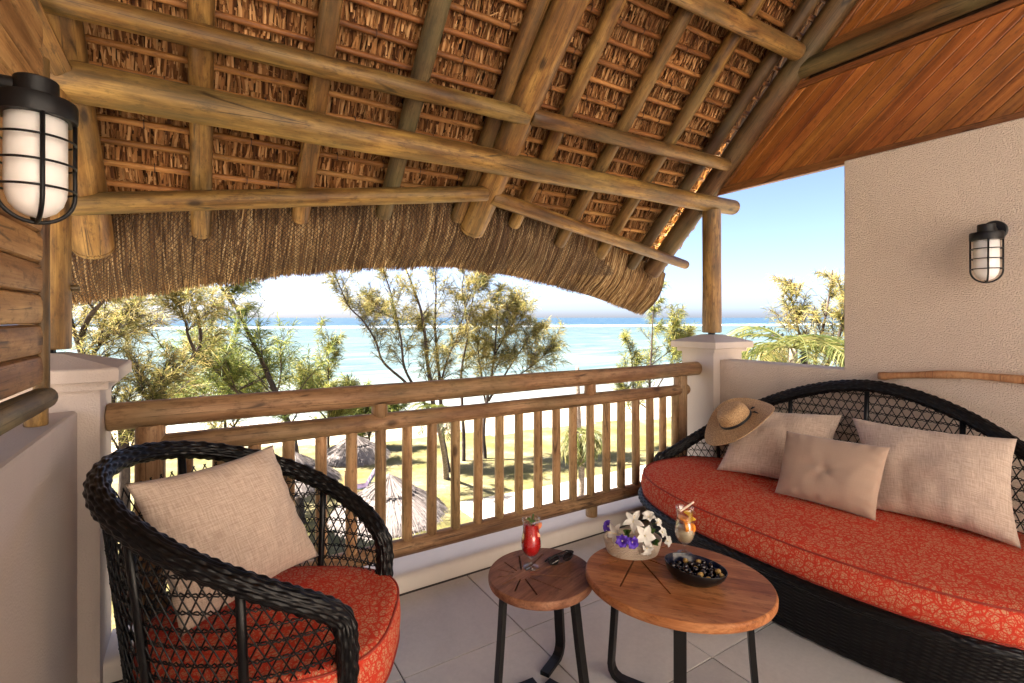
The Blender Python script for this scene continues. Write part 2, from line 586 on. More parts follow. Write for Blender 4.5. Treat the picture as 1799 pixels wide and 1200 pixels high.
def strips(paths, wdir, width, taper=None):
    """paths (n,k,3), wdir (n,3) or (n,k,3), width (n,) -> ribbons V,F"""
    n, k, _ = paths.shape
    if wdir.ndim == 2:
        wdir = np.repeat(wdir[:, None], k, 1)
    tp = np.ones(k) if taper is None else np.asarray(taper)
    hw = wdir * (width[:, None, None] * 0.5) * tp[None, :, None]
    V = np.stack([paths - hw, paths + hw], 2).reshape(-1, 3)
    base = (np.arange(n) * k * 2)[:, None] + (np.arange(k - 1) * 2)[None]
    Fq = np.stack([base, base + 1, base + 3, base + 2], -1).reshape(-1, 4)
    return V, Fq


def nrmz(a):
    return a / np.maximum(np.linalg.norm(a, axis=-1, keepdims=True), 1e-9)


def pole(name, p0, p1, r0, r1, mat, parent, sides=20, wob=0.004, tip0=False, tip1=False, label=None, cut=None):
    p0, p1 = Vector(p0), Vector(p1)
    d = p1 - p0
    L = d.length
    q = Z3.rotation_difference(d.normalized())
    Mw = Matrix.Translation(p0) @ q.to_matrix().to_4x4()
    zs = []
    n = max(4, int(L / 0.16))
    for i in range(n + 1):
        t = i / n
        zs.append((t * L, r0 + (r1 - r0) * t))

    def endprof(r, flip):
        return [(0.0, r * 0.78), (0.006, r * 0.93), (0.018, r * 0.985), (0.026, r * 0.98), (0.028, r * 0.945), (0.034, r * 0.945), (0.036, r)]
    plain_end = [(0.0, 0.93), (0.006, 1.0)]
    body = [z for z in zs if 0.06 < z[0] < L - 0.06]
    a = [(z, r) for z, r in endprof(r0, 0)] if tip0 else [(z, r0 * k) for z, k in plain_end]
    b_ = [(L - z, r) for z, r in endprof(r1, 1)][::-1] if tip1 else [(L - z, r1 * k) for z, k in plain_end][::-1]
    prof = a + body + b_
    sd = RND.random() * 100
    mb = MB()
    rs = []
    for z, r in prof:
        ox = wob * mnoise.noise(Vector((z * 1.1, sd, 0)))
        oy = wob * mnoise.noise(Vector((z * 1.1, sd, 9)))
        ring = []
        for k in range(sides):
            th = 2 * PI * k / sides
            rr = r * (1 + 0.035 * mnoise.noise(Vector((math.cos(th) * 0.9, math.sin(th) * 0.9, z * 1.6 + sd))))
            ring.append((ox + rr * math.cos(th), oy + rr * math.sin(th), z))
        rs.append(ring)
    mb.rings(rs)
    return mb.build(name, mat, parent, Mw, auto=35, label=label)


def W(u, v, x=None, y=None, z=None, dep=None):
    """point of the place seen at photo pixel (u, v) on the plane x=, y=, z= or at a depth"""
    lat = (u - 899.5) / 870.0
    up = (558 - v) / 870.0
    dx = math.sin(YAW) + lat * math.cos(YAW)
    dy = math.cos(YAW) - lat * math.sin(YAW)
    if x is not None:
        k = x / dx
    elif y is not None:
        k = y / dy
    elif z is not None:
        k = (z - 1.5) / up
    else:
        k = dep
    return Vector((dx * k, dy * k, 1.5 + up * k))


def shoreq(x, y):
    return y + 0.25 * x


SEA_Z = -7.1


def ground_z(x, y):
    q = shoreq(x, y)
    pts = [(-1e9, -5.5), (12, -5.5), (24, -6.3), (48, -7.1), (54, -7.5), (90, -9.0), (1e9, -9.0)]
    for (a, za), (b_, zb) in zip(pts, pts[1:]):
        if q <= b_:
            return za + (zb - za) * (q - a) / (b_ - a)
    return -9.0


def G(u, v):
    """point of the ground seen at a photo pixel"""
    z = -6
    for _ in range(30):
        p = W(u, v, z=z)
        z = 0.5 * z + 0.5 * ground_z(p.x, p.y)
    return Vector((p.x, p.y, ground_z(p.x, p.y)))

# ------------------------------------------------------------------ ground, lawn, path, sea
def ground_mats():
    m, nt, b = new_mat('sand')
    v = coords(nt, rand=False)
    n = noise_t(nt, v, 0.35, 6, 0.6)
    n2 = noise_t(nt, v, 9, 5, 0.65)
    c = ramp(nt, n, [(0.3, (0.22, 0.175, 0.12)), (0.6, (0.31, 0.262, 0.20))])
    c = mixc(nt, ramp(nt, n2, [(0.55, 0), (0.75, 0.35)]), c, (0.14, 0.105, 0.065))
    nt.links.new(c, b.inputs['Base Color'])
    b.inputs['Roughness'].default_value = 0.95
    b.inputs['Specular IOR Level'].default_value = 0.1
    bump(nt, b, n2, 0.6, 0.05)
    M['sand'] = m
    m, nt, b = new_mat('lawn_turf')
    n = noise_t(nt, coords(nt, rand=False), 0.42, 7, 0.68)
    v = coords(nt, rand=False)
    n2 = noise_t(nt, v, 7, 6, 0.7)
    n3 = noise_t(nt, v, 40, 3, 0.7)
    c = ramp(nt, n, [(0.3, (0.078, 0.066, 0.022)), (0.43, (0.12, 0.096, 0.042)), (0.55, (0.18, 0.146, 0.085)), (0.66, (0.27, 0.222, 0.15))])
    c = mixc(nt, ramp(nt, n2, [(0.4, 0.5), (0.65, 0)]), c, (0.07, 0.075, 0.018))
    c = mixc(nt, ramp(nt, n3, [(0.4, 0.35), (0.6, 0)]), c, (0.06, 0.06, 0.015))
    nt.links.new(c, b.inputs['Base Color'])
    b.inputs['Roughness'].default_value = 0.95
    b.inputs['Specular IOR Level'].default_value = 0.1
    bump(nt, b, mth(nt, 'ADD', n2, n3), 0.8, 0.06)
    M['lawn'] = m
    M['path'] = plain('pale_paving', (0.30, 0.262, 0.22), 0.9, nscale=2.5, namt=0.14, bscale=40)
    # sea: colour follows the depth of the water
    m, nt, b = new_mat('sea_water')
    tc = nd(nt, 'TexCoord')
    sx = nd(nt, 'SeparateXYZ', {0: tc.outputs['Object']})
    q = mth(nt, 'ADD', sx.outputs['Y'], mth(nt, 'MULTIPLY', sx.outputs['X'], 0.25))
    # distance out from the beach
    vm = nd(nt, 'Mapping', {'Vector': tc.outputs['Object'], 'Scale': (0.006, 0.02, 1)}).outputs[0]
    wn_ = noise_t(nt, vm, 1.6, 5, 0.6)
    qq = mth(nt, 'ADD', q, mth(nt, 'MULTIPLY', mth(nt, 'SUBTRACT', wn_, 0.5), 90.0))
    qn = mth(nt, 'DIVIDE', qq, 1000.0, True)
    c = ramp(nt, qn, [(0.03, (0.20, 0.21, 0.19)), (0.075, (0.078, 0.105, 0.096)), (0.16, (0.056, 0.082, 0.077)), (0.33, (0.042, 0.064, 0.064)), (0.44, (0.05, 0.067, 0.067)), (0.52, (0.006, 0.034, 0.058)), (0.8, (0.003, 0.022, 0.05))])
    vm2 = nd(nt, 'Mapping', {'Vector': tc.outputs['Object'], 'Scale': (0.02, 0.09, 1)}).outputs[0]
    st = noise_t(nt, vm2, 1.4, 7, 0.72, 0.6)
    c = mixc(nt, ramp(nt, st, [(0.40, 0.75), (0.54, 0)]), c, (0.028, 0.052, 0.056))
    glint = noise_t(nt, nd(nt, 'Mapping', {'Vector': tc.outputs['Object'], 'Scale': (0.05, 0.22, 1)}).outputs[0], 1.0, 6, 0.7)
    c = mixc(nt, ramp(nt, glint, [(0.53, 0), (0.66, 0.4)]), c, (0.20, 0.235, 0.225))  # pale streaks put ripple highlights into the water colour
    # breakers on the reef
    vm3 = nd(nt, 'Mapping', {'Vector': tc.outputs['Object'], 'Scale': (0.012, 0.05, 1)}).outputs[0]
    fo = noise_t(nt, vm3, 1.0, 5, 0.7)
    band = ramp(nt, mth(nt, 'DIVIDE', q, 1000.0, True), [(0.44, 0), (0.475, 1), (0.53, 1), (0.56, 0)])
    foam = mth(nt, 'MULTIPLY', band, ramp(nt, fo, [(0.44, 0), (0.56, 1)]))
    # wash at the beach edge
    edge = mth(nt, 'ADD', q, mth(nt, 'MULTIPLY', fo, 5.0))
    wash = ramp(nt, mth(nt, 'DIVIDE', mth(nt, 'SUBTRACT', edge, 45.0), 14.0, True), [(0.1, 1), (0.42, 0)])
    foam = mth(nt, 'MAXIMUM', foam, mth(nt, 'MULTIPLY', wash, 0.8))
    c = mixc(nt, foam, c, (0.75, 0.77, 0.77))
    nt.links.new(c, b.inputs['Base Color'])
    b.inputs['Roughness'].default_value = 0.35
    b.inputs['Specular IOR Level'].default_value = 0.12
    vm4 = nd(nt, 'Mapping', {'Vector': tc.outputs['Object'], 'Scale': (0.35, 1.1, 1)}).outputs[0]
    bump(nt, b, noise_t(nt, vm4, 1.0, 5, 0.65), 0.5, 0.6)
    M['sea'] = m
    M['rock'] = plain('reef_rock', (0.035, 0.032, 0.03), 0.9, nscale=2, namt=0.4)


ground_mats()


def sheet(name, xs, ys, zf, mat, keep=None):
    X, Y = np.meshgrid(xs, ys)
    V = np.array([[x, y, zf(x, y)] for x, y in zip(X.ravel(), Y.ravel())])
    nx = len(xs)
    Fq = []
    for j in range(len(ys) - 1):
        for i in range(nx - 1):
            if keep is None or keep(0.5 * (xs[i] + xs[i + 1]), 0.5 * (ys[j] + ys[j + 1])):
                Fq.append((j * nx + i, j * nx + i + 1, (j + 1) * nx + i + 1, (j + 1) * nx + i))
    o = np_mesh(name, V, np.array(Fq), mat, smooth=True)
    return o


xs = np.concatenate([[-6000, -1500, -400, -150, -90], np.arange(-60, 121, 2.0), [150, 250, 500, 1500, 6000]])
ys = np.concatenate([[-6000, -1500, -400, -150, -60], np.arange(-30, 121, 2.0), [150, 250, 500, 1500, 2500]])


def gz_wide(x, y):
    b_ = 0.12 * mnoise.noise(Vector((x * 0.12, y * 0.12, 3))) if abs(x) < 200 and abs(y) < 200 else 0
    return ground_z(x, y) + b_


tag(sheet('ground', xs, ys, gz_wide, 'sand'), kind='structure')


def lawn_edge(x, y):
    q = y + 0.25 * x
    e = 35.0 + 2.5 * mnoise.noise(Vector((x * 0.2, y * 0.2, 1)))
    if q > e or y < 4:
        return False
    return not (x > 8.7 - 0.0 * y and y < 18.2)


lx = np.arange(-36, 60, 0.5)
ly = np.arange(4, 48, 0.5)
tag(sheet('lawn', lx, ly, lambda x, y: gz_wide(x, y) + 0.02, 'lawn', lawn_edge), kind='structure')
tag(sheet('path', np.arange(8.75, 46, 1.0), np.arange(4.2, 18.3, 0.5), lambda x, y: gz_wide(x, y) + 0.035, 'path'), kind='structure')
mb = MB()
R_ = 26000
mb.add([(-R_, -R_ / 4 + 45, SEA_Z), (-60, 45 + 15, SEA_Z), (60, 45 - 15, SEA_Z), (R_, 45 - R_ / 4, SEA_Z), (R_, R_, SEA_Z), (60, R_, SEA_Z), (-60, R_, SEA_Z), (-R_, R_, SEA_Z)],
       [(0, 1, 6, 7), (1, 2, 5, 6), (2, 3, 4, 5)])
tag(mb.build('sea', 'sea'), kind='structure')
bm_r = MB()
for i in range(26):
    u = RND.uniform(1292, 1372)
    p = W(u, 590 + RND.uniform(-1.5, 1.5), z=SEA_Z)
    s = RND.uniform(1.2, 4.0)
    prof = [[(p.x + s * rr * math.cos(a) * RND.uniform(0.7, 1.3), p.y + s * 0.6 * rr * math.sin(a) * RND.uniform(0.7, 1.3), SEA_Z + zz * RND.uniform(0.6, 1.2)) for a in [2 * PI * k / 8 for k in range(8)]] for rr, zz in ((1, -0.5), (0.9, 0.35), (0.4, 0.7))]
    bm_r.rings(prof)
tag(bm_r.build('reef_rocks', 'rock', kind='stuff'), 'low dark rocks breaking the lagoon surface by the far reef', 'rocks')

# ------------------------------------------------------------------ floor, kerb, walls
fl = MB()
fl.box(-0.78, 3.98, -4.0, 2.86, -0.35, -0.006)
floor = tag(fl.build('floor', 'grout'), kind='structure')
bounce_mb = MB()
bounce_mb.box(-4.0, 8.0, -5.2, -5.0, -0.35, 5.6)  # unseen wall added behind the camera to throw sunlight into the balcony
tag(bounce_mb.build('bounce_wall', 'bounce'), kind='structure')
bounce_mb = MB()
bounce_mb.box(-4.0, 8.0, -5.0, -4.0, -0.35, 0.0)  # unseen sunlit slabs, added as bounce for the interior
bounce_mb.box(-4.0, -0.79, -4.0, -1.0, -0.35, 0.0)
tag(bounce_mb.build('bounce_terrace', 'kerb'), kind='structure')
base = MB()
base.box(-0.7, 3.9, -3.9, 2.80, -6.5, -0.36)
base.build('lower_storey', 'stucco_smooth', floor)
for i in range(-2, 6):
    for j in range(-10, 5):
        x0 = 0.111 + 0.6 * i
        y0 = 2.583 - 0.6 * (5 - j)
        y0 = -0.417 + 0.6 * j
        if x0 + 0.6 < -0.41 or x0 > 3.61 or y0 > 2.55:
            continue
        t = MB()
        g = 0.0028
        xa, xb = max(x0 + g, -0.406), min(x0 + 0.6 - g, 3.60)
        ya, yb = max(y0 + g, -3.98), min(y0 + 0.6 - g, 2.605)
        if xb - xa < 0.02 or yb - ya < 0.02:
            continue
        dz = RND.uniform(-0.0006, 0.0006)
        e = 0.0015
        t.rings([[(xa, ya, -0.02), (xb, ya, -0.02), (xb, yb, -0.02), (xa, yb, -0.02)],
                 [(xa, ya, -e + dz), (xb, ya, -e + dz), (xb, yb, -e + dz), (xa, yb, -e + dz)],
                 [(xa + e, ya + e, dz), (xb - e, ya + e, dz), (xb - e, yb - e, dz), (xa + e, yb - e, dz)]])
        t.build('tile', 'tile', floor)
kb = MB()
kb.prism([(2.607, -0.005), (2.607, 0.062), (2.613, 0.075), (2.625, 0.084), (2.64, 0.087), (2.86, 0.090), (2.86, -0.005)], -0.341, 3.52, 'X')
tag(kb.build('kerb', 'kerb', auto=40), kind='structure')

# right wall with its low parapet (one L-shaped rendered wall)
rw = MB()
rw.prism([(2.535, 0.0), (2.535, 1.155), (1.61, 1.155), (1.61, 2.537), (-3.9, 2.537), (-3.9, 0.0)], 3.603, 3.80, 'X')
o = rw.build('right_wall', 'stucco')
tag(o, 'beige rough rendered wall with a low parapet beside the sofa', 'wall')
mbv = o.modifiers.new('soft_edge', 'BEVEL')
mbv.width = 0.008
mbv.segments = 2
lwm = MB()
lwm.prism([(2.535, 0.0), (2.535, 1.138), (-3.9, 1.138), (-3.9, 0.0)], -0.60, -0.408, 'X')
o = lwm.build('left_wall', 'stucco_smooth')
tag(o, 'low pale rendered wall under the log siding beside the armchair', 'wall')
mbv = o.modifiers.new('soft_edge', 'BEVEL')
mbv.width = 0.012
mbv.segments = 2


def pillar(x0, x1, y0, y1, label):
    p = thing('pillar', label, 'pillar', ((x0 + x1) / 2, (y0 + y1) / 2, 0), 'rendered corner pillars of the balcony')
    m = MB()
    m.box(x0, x1, y0, y1, -0.30, 1.216)
    s = m.build('shaft', 'stucco_smooth', p)
    c = MB()
    o_ = 0.030
    c.rings([[(x0 - o_ * a, y0 - o_ * a, z), (x1 + o_ * a, y0 - o_ * a, z), (x1 + o_ * a, y1 + o_ * a, z), (x0 - o_ * a, y1 + o_ * a, z)] for a, z in ((1, 1.2165), (1, 1.247))])
    c.build('moulding', 'stucco_smooth', p)
    c = MB()
    o_ = 0.062
    cx, cy = (x0 + x1) / 2, (y0 + y1) / 2

    def rc(e, z):
        return [(x0 - e, y0 - e, z), (x1 + e, y0 - e, z), (x1 + e, y1 + e, z), (x0 - e, y1 + e, z)]

    def tp(k, z):
        return [(cx - k, cy - k, z), (cx + k, cy - k, z), (cx + k, cy + k, z), (cx - k, cy + k, z)]
    c.rings([rc(o_, 1.2475), rc(o_ + 0.004, 1.252), rc(o_ + 0.004, 1.297), rc(o_ - 0.002, 1.303), tp(0.06, 1.357)])
    c.build('cap', 'stucco_smooth', p)
    return p


pillar(3.52, 3.90, 2.535, 2.845, 'pale rendered pillar with pyramid cap at the right end of the railing')
pillar(-0.72, -0.341, 2.535, 2.83, 'pale rendered pillar with pyramid cap at the left end of the railing')

# ------------------------------------------------------------------ thatched roof
roof = thing('thatched_roof', 'thatched roof on round wooden poles spanning the whole balcony', 'roof', (1.6, 2.69, 2.5))
CR = 3.843                                   # rafter axis plane: y + (z - 1.5) = CR


def RP(x, y, c):
    return Vector((x, y, c - y + 1.5))


def eave(x):
    x = max(x, -1.7)
    return 3.165 + 0.19 * (abs(x - 1.62) / 1.66) ** 1.6


# columns and tie beam
pole('column', (3.71, 2.69, 1.372), (3.71, 2.69, 2.42), 0.078, 0.075, 'pole', roof)
pole('column', (-0.53, 2.69, 1.372), (-0.53, 2.69, 2.42), 0.080, 0.078, 'pole', roof)
m = MB()
m.tube([(3.71, 2.69, 1.352), (3.71, 2.69, 1.375)], 0.03, 10)
m.tube([(-0.53, 2.69, 1.352), (-0.53, 2.69, 1.375)], 0.03, 10)
m.build('post_dowel', 'black_metal', roof)
pole('peg', (-0.46, 2.69, 1.62), (-0.428, 2.69, 1.622), 0.014, 0.014, 'pole_dark', roof, 10)
pole('tie_beam', (-1.7, 2.69, 2.475), (4.03, 2.69, 2.477), 0.088, 0.066, 'pole', roof, 24, 0.008, tip1=True)
# purlins
pole('purlin', (-1.7, 2.497, 2.69), (1.66, 2.482, 2.708), 0.052, 0.050, 'pole', roof, tip1=False)
pole('purlin', (1.68, 2.47, 2.715), (3.60, 2.46, 2.73), 0.052, 0.046, 'pole', roof, tip1=True)
pole('purlin', (-1.7, 1.88, 3.30), (3.50, 1.85, 3.335), 0.055, 0.058, 'pole', roof, tip1=True)
pole('purlin', (-1.7, 1.15, 4.03), (3.58, 1.15, 4.03), 0.055, 0.055, 'pole', roof)
pole('eave_purlin', (-0.9, 3.19, 2.0), (1.60, 2.868, 2.322), 0.055, 0.050, 'pole', roof)
pole('eave_purlin', (1.64, 2.88, 2.308), (3.99, 3.175, 2.012), 0.052, 0.043, 'pole', roof, tip1=True)
# rafters
RAFT = [(-1.0, 0.052, 'pole'), (0.0, 0.052, 'pole_grey'), (0.51, 0.050, 'pole'), (1.005, 0.052, 'pole_grey'), (1.525, 0.054, 'pole'), (1.99, 0.05, 'pole'), (2.49, 0.05, 'pole'), (2.98, 0.051, 'pole_grey'), (3.435, 0.05, 'pole_dark')]
for k, (x, r, mt) in enumerate(RAFT):
    ye = eave(x) + (0.02 if k == 1 else RND.uniform(-0.03, 0.02))
    pole('rafter', RP(x, 0.45, CR), RP(x, ye, CR), r * 1.02, r * 0.96, 'pole_grey' if k == 3 else ('pole_dark' if k == 8 else 'pole'), roof, tip1=True)
pole('principal_rafter', RP(-0.50, 0.45, 3.80), RP(-0.49, 3.43, 3.79), 0.098, 0.092, 'pole', roof, 26, 0.008, tip1=True)
pole('principal_rafter', RP(1.70, 0.45, 3.735), RP(1.635, 3.15, 3.765), 0.10, 0.088, 'pole', roof, 26, 0.012, tip1=True)
pole('principal_rafter', RP(3.66, 0.45, 3.80), RP(3.70, 3.36, 3.79), 0.088, 0.082, 'pole_dark', roof, 26, 0.006, tip1=True)
pole('ridge_pole', (-1.7, 0.42, 4.84), (3.7, 0.42, 4.84), 0.07, 0.07, 'pole', roof)


def square_beam(name, p0, p1, a, b_, mat, parent, roll=0.0):
    p0, p1 = Vector(p0), Vector(p1)
    L = (p1 - p0).length
    q = Z3.rotation_difference((p1 - p0).normalized())
    Mw = Matrix.Translation(p0) @ q.to_matrix().to_4x4() @ Matrix.Rotation(roll, 4, 'Z')
    mb_ = MB()
    e = 0.006

    def ring(z, s):
        A, B = a / 2 * s, b_ / 2 * s
        return [(-A + e, -B, z), (A - e, -B, z), (A, -B + e, z), (A, B - e, z), (A - e, B, z), (-A + e, B, z), (-A, B - e, z), (-A, -B + e, z)]
    mb_.rings([ring(0, 0.96), ring(e, 1), ring(L * 0.33, 1), ring(L * 0.66, 1), ring(L - e, 1), ring(L, 0.96)])
    return mb_.build(name, mat, parent, Mw)


square_beam('brace', (-0.48, 2.63, 2.49), (-0.70, 1.66, 3.06), 0.07, 0.07, 'pole', roof, 0.5)
square_beam('brace', W(46, 140, dep=1.98), W(-110, -40, dep=1.35), 0.045, 0.07, 'pole', roof, 0.4)

# thatch: battens, reed courses, core, hanging eave fringe, net
CB = 3.945
XL, XR = -1.7, 4.05


def xr_at(y):
    return 3.95 if y > 2.72 else 3.70


def spans(y, lim=0.0):
    """x ranges in which the roof surface reaches out to y"""
    if y < 3.165 - lim:
        return [(XL, xr_at(y))]
    dx = 1.66 * (max(0.0, (y + lim - 3.165)) / 0.19) ** (1 / 1.6)
    r = []
    if 1.62 - dx > XL:
        r.append((XL, 1.62 - dx))
    if 1.62 + dx < xr_at(y):
        r.append((1.62 + dx, xr_at(y)))
    return r


ties = MB()
STEP = 0.0834
ROWS = [1.0 + STEP * k for k in range(31)]
for k, y in enumerate(ROWS):
    for a, b_ in spans(y, 0.015):
        if b_ - a < 0.15:
            continue
        mbt = MB()
        n = max(3, int((b_ - a) / 0.3))
        sd = RND.random() * 50
        pts = []
        rad = []
        for i in range(n + 1):
            x = a + (b_ - a) * i / n
            yy = y + 0.009 * mnoise.noise(Vector((x * 0.8, sd, 0)))
            pts.append(RP(x, yy, CB + 0.006 * mnoise.noise(Vector((x * 1.3, sd, 5)))))
            rad.append(0.0165 + 0.002 * mnoise.noise(Vector((x * 1.7, sd, 8))))
        mbt.tube(pts, rad, 8)
        mbt.build('batten', 'batten', roof, auto=50)
        x = a + RND.uniform(0.05, 0.3)
        while x < b_ - 0.02 and k % 2 == 0 or (x < b_ - 0.02 and RND.random() < 0.5):
            c0 = RP(x, y, CB)
            nn = Vector((0, 1, 1)).normalized()
            dd = Vector((0, 1, -1)).normalized()
            ties.tube([c0 + nn * 0.021 * math.cos(t) + dd * 0.021 * math.sin(t) + Vector((0.004 * math.sin(t * 0.5), 0, 0)) for t in [2 * PI * q / 10 for q in range(10)]], 0.0032, 4, closed=True)
            x += RND.uniform(0.16, 0.30)
ties.build('batten_ties', 'tie', roof, kind='stuff')

ALLV, ALLF, off = [], [], 0
nv = np.array([0, 1, 1]) / math.sqrt(2)
dv = np.array([0, 1, -1]) / math.sqrt(2)
for k, y in enumerate(ROWS):
    for a, b_ in spans(y, 0.0):
        if y > 2.72:
            b_ = max(b_, XR - 0.02) if b_ > 3 else b_
        n = int((b_ - a) * 270)
        x = NPR.uniform(a, b_, n)
        L = NPR.uniform(0.135, 0.20, n)
        L = np.where(NPR.random(n) < 0.15, L * 0.7, L)
        tilt = NPR.normal(0, 0.085, n) + 0.09 * np.sin(x * 7 + k * 2.1) * NPR.random(n)
        st = -NPR.uniform(0.012, 0.05, n)                # starts a little above its batten
        P = np.zeros((n, 3, 3))
        hgt0 = NPR.uniform(0.012, 0.05, n)
        lift = NPR.uniform(-0.006, 0.022, n)
        clump = 0.010 * np.sin(x * 23 + k) + 0.008 * np.sin(x * 57 + 3 * k)
        for i, t in enumerate((0.0, 0.5, 1.0)):
            s = st + L * t
            hh = hgt0 * (1 - t) + lift * t + 0.014 + 0.010 * math.sin(PI * t) + clump * t * 0.6
            P[:, i, 0] = x + tilt * L * (t - 0.3)
            pos = np.outer(s, dv) + np.outer(hh, nv)
            P[:, i, 1] = y + pos[:, 1]
            P[:, i, 2] = CB - y + 1.5 + pos[:, 2]
        tw = NPR.normal(0, 0.35, n)
        wd = np.stack([np.cos(tw), np.sin(tw) * nv[1], np.sin(tw) * nv[2]], 1)
        V, Fq = strips(P, wd, NPR.uniform(0.005, 0.0155, n), (0.9, 1.0, 0.8))
        ALLV.append(V)
        ALLF.append(Fq + off)
        off += len(V)
    # ragged reed butts lying on the batten
    for a, b_ in spans(y, 0.0):
        n = int((b_ - a) * 16)
        x = NPR.uniform(a, b_, n)
        P = np.zeros((n, 2, 3))
        ang = NPR.uniform(-1.4, 1.4, n)
        ln = NPR.uniform(0.02, 0.06, n)
        for i, t in enumerate((-0.5, 0.5)):
            P[:, i, 0] = x + ln * t * np.sin(ang)
            P[:, i, 1] = y - 0.018 + ln * t * np.cos(ang) * 0.5 + NPR.normal(0, 0.004, n)
            P[:, i, 2] = CB - P[:, i, 1] + 1.5 + 0.006 + NPR.normal(0, 0.006, n)
        wd = nrmz(NPR.normal(0, 1, (n, 3)))
        V, Fq = strips(P, wd, NPR.uniform(0.003, 0.007, n))
        ALLV.append(V)
        ALLF.append(Fq + off)
        off += len(V)
np_mesh('thatch_reeds', np.concatenate(ALLV), np.concatenate(ALLF), 'thatch', roof, kind='stuff')


def fringe_pt(x, t):
    """inner face of the hanging eave, t = 0 at the last batten, 1 at the lower edge"""
    yf = eave(x)
    y = yf - 0.03 + 0.31 * t
    z = 3.945 - yf + 0.03 - 0.42 * t
    bl = 0.055 * math.sin(PI * min(1, t * 1.05)) + 0.022 * mnoise.noise(Vector((x * 2.2, t * 1.2, 4.0))) + 0.020 * mnoise.noise(Vector((x * 8, t * 1.6, 7.0))) + 0.009 * mnoise.noise(Vector((x * 24, t * 2.5, 3.0)))
    if t < 0.06:
        bl *= t / 0.06
    z += 0.02 * t * mnoise.noise(Vector((x * 3.0, 2.0, 2.0)))
    return Vector((x, y - 0.785 * bl, z - 0.62 * bl + 1.5))


nx = 150
core = MB()
rs = []
XC = -3.6  # core extended unseen past the reeds, added to block sun from the left
for i in range(nx + 1):
    x = XC + (XR - XC) * i / nx
    yf = eave(x)
    pr = [Vector((x, 0.4, 4.03 - 0.4 + 1.5)), Vector((x, yf - 0.06, 4.03 - yf + 0.06 + 1.5))]
    pr += [fringe_pt(x, t) + Vector((0, 0.022, 0.014)) for t in (0.05, 0.25, 0.5, 0.75, 0.97)]
    pr += [Vector((x, yf + 0.37, 3.56 - yf + 1.5)), Vector((x, yf + 0.43, 3.95 - yf + 1.5 - 0.16)), Vector((x, yf + 0.3, 4.36 - yf - 0.3 + 1.5)), Vector((x, 0.4, 4.36 - 0.4 + 1.5))]
    rs.append(pr)
core.rings(rs, True, True, True)
core.build('thatch_core', 'thatch_back', roof)
back = MB()
back.prism([(0.4, 5.13), (0.4, 5.46), (-1.2, 3.86), (-1.2, 3.52)], -3.6, XR, 'X')  # unseen slope behind the ridge, added and sized to keep sun off the balcony
back.build('sun_block_thatch', 'thatch_back', roof)

n = 15000
X = NPR.uniform(XL, XR, n)
T1 = NPR.uniform(0.9, 1.06, n)
T0 = NPR.uniform(-0.02, 0.35, n) * (NPR.random(n) < 0.75)
P = np.zeros((n, 6, 3))
sk_ = NPR.normal(0, 0.03, n)
for i in range(n):
    dp = RND.uniform(-0.016, 0.020)
    sway = 0.05 * mnoise.noise(Vector((X[i] * 2.5, 1.0, 8.0)))
    for j in range(6):
        t = T0[i] + (T1[i] - T0[i]) * j / 5
        q = fringe_pt(min(max(X[i] + (sk_[i] + sway) * t, XL), XR), max(0, t))
        P[i, j] = (q.x, q.y - 0.78 * dp, q.z - 0.62 * dp)
tw = NPR.normal(0, 0.6, n)
wd = np.stack([np.cos(tw), -0.785 * np.sin(tw), -0.62 * np.sin(tw)], 1)
V, Fq = strips(P, wd, NPR.uniform(0.0035, 0.010, n), (0.7, 1, 1, 1, 0.8, 0.4))
np_mesh('thatch_fringe', V, Fq, 'fringe', roof, kind='stuff')
# verge end of the fringe (strands seen at the right-hand end)
net = []
pitch = 0.026
NT = 26
for fam in (1, -1):
    k0 = int((XL - 0.6) / pitch)
    for k in range(k0, int((3.0 + 0.6) / pitch)):
        path = []
        for j in range(NT + 1):
            t = j / NT
            x = k * pitch + fam * t * 0.50
            if not (XL < x < 3.0 - 0.25 * math.sin(t * 9 + 1)):
                if len(path) > 2:
                    net.append(path)
                path = []
                continue
            q = fringe_pt(x, t)
            w_ = 0.004 * math.sin(x * 60 + t * 40)
            path.append((q.x + w_, q.y - 0.78 * 0.021, q.z - 0.62 * 0.021))
        if len(path) > 2:
            net.append(path)
NV, NF, off = [], [], 0
for pth in net:
    A = np.array(pth)
    k = len(A)
    d_ = nrmz(np.gradient(A, axis=0))
    n_ = np.tile(np.array([0, -0.785, -0.62]), (k, 1))
    s_ = nrmz(np.cross(d_, n_))
    r_ = 0.0018
    ring = np.stack([A + s_ * r_, A + n_ * r_, A - s_ * r_], 1).reshape(-1, 3)
    NV.append(ring)
    i = np.arange(k - 1)[:, None] * 3
    for a, b_ in ((0, 1), (1, 2)):
        NF.append(np.concatenate([i + a, i + b_, i + b_ + 3, i + a + 3], 1) + off)
    off += len(ring)
np_mesh('net', np.concatenate(NV), np.concatenate(NF), 'net', roof, kind='stuff')

# warm light strip laid along the upper side of the last roof pole
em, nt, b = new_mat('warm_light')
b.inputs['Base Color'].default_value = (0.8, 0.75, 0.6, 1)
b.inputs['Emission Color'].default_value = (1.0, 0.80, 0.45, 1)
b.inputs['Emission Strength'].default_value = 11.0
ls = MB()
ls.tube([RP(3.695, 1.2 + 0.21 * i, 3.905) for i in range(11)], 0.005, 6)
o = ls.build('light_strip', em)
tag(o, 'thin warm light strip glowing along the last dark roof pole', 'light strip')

# ------------------------------------------------------------------ cedar-clad gable on the right wall
GX = 3.74
gab = thing('cedar_gable', 'gable clad in diagonal orange brown cedar boards above the right wall', 'gable', (GX, 0.5, 2.55))


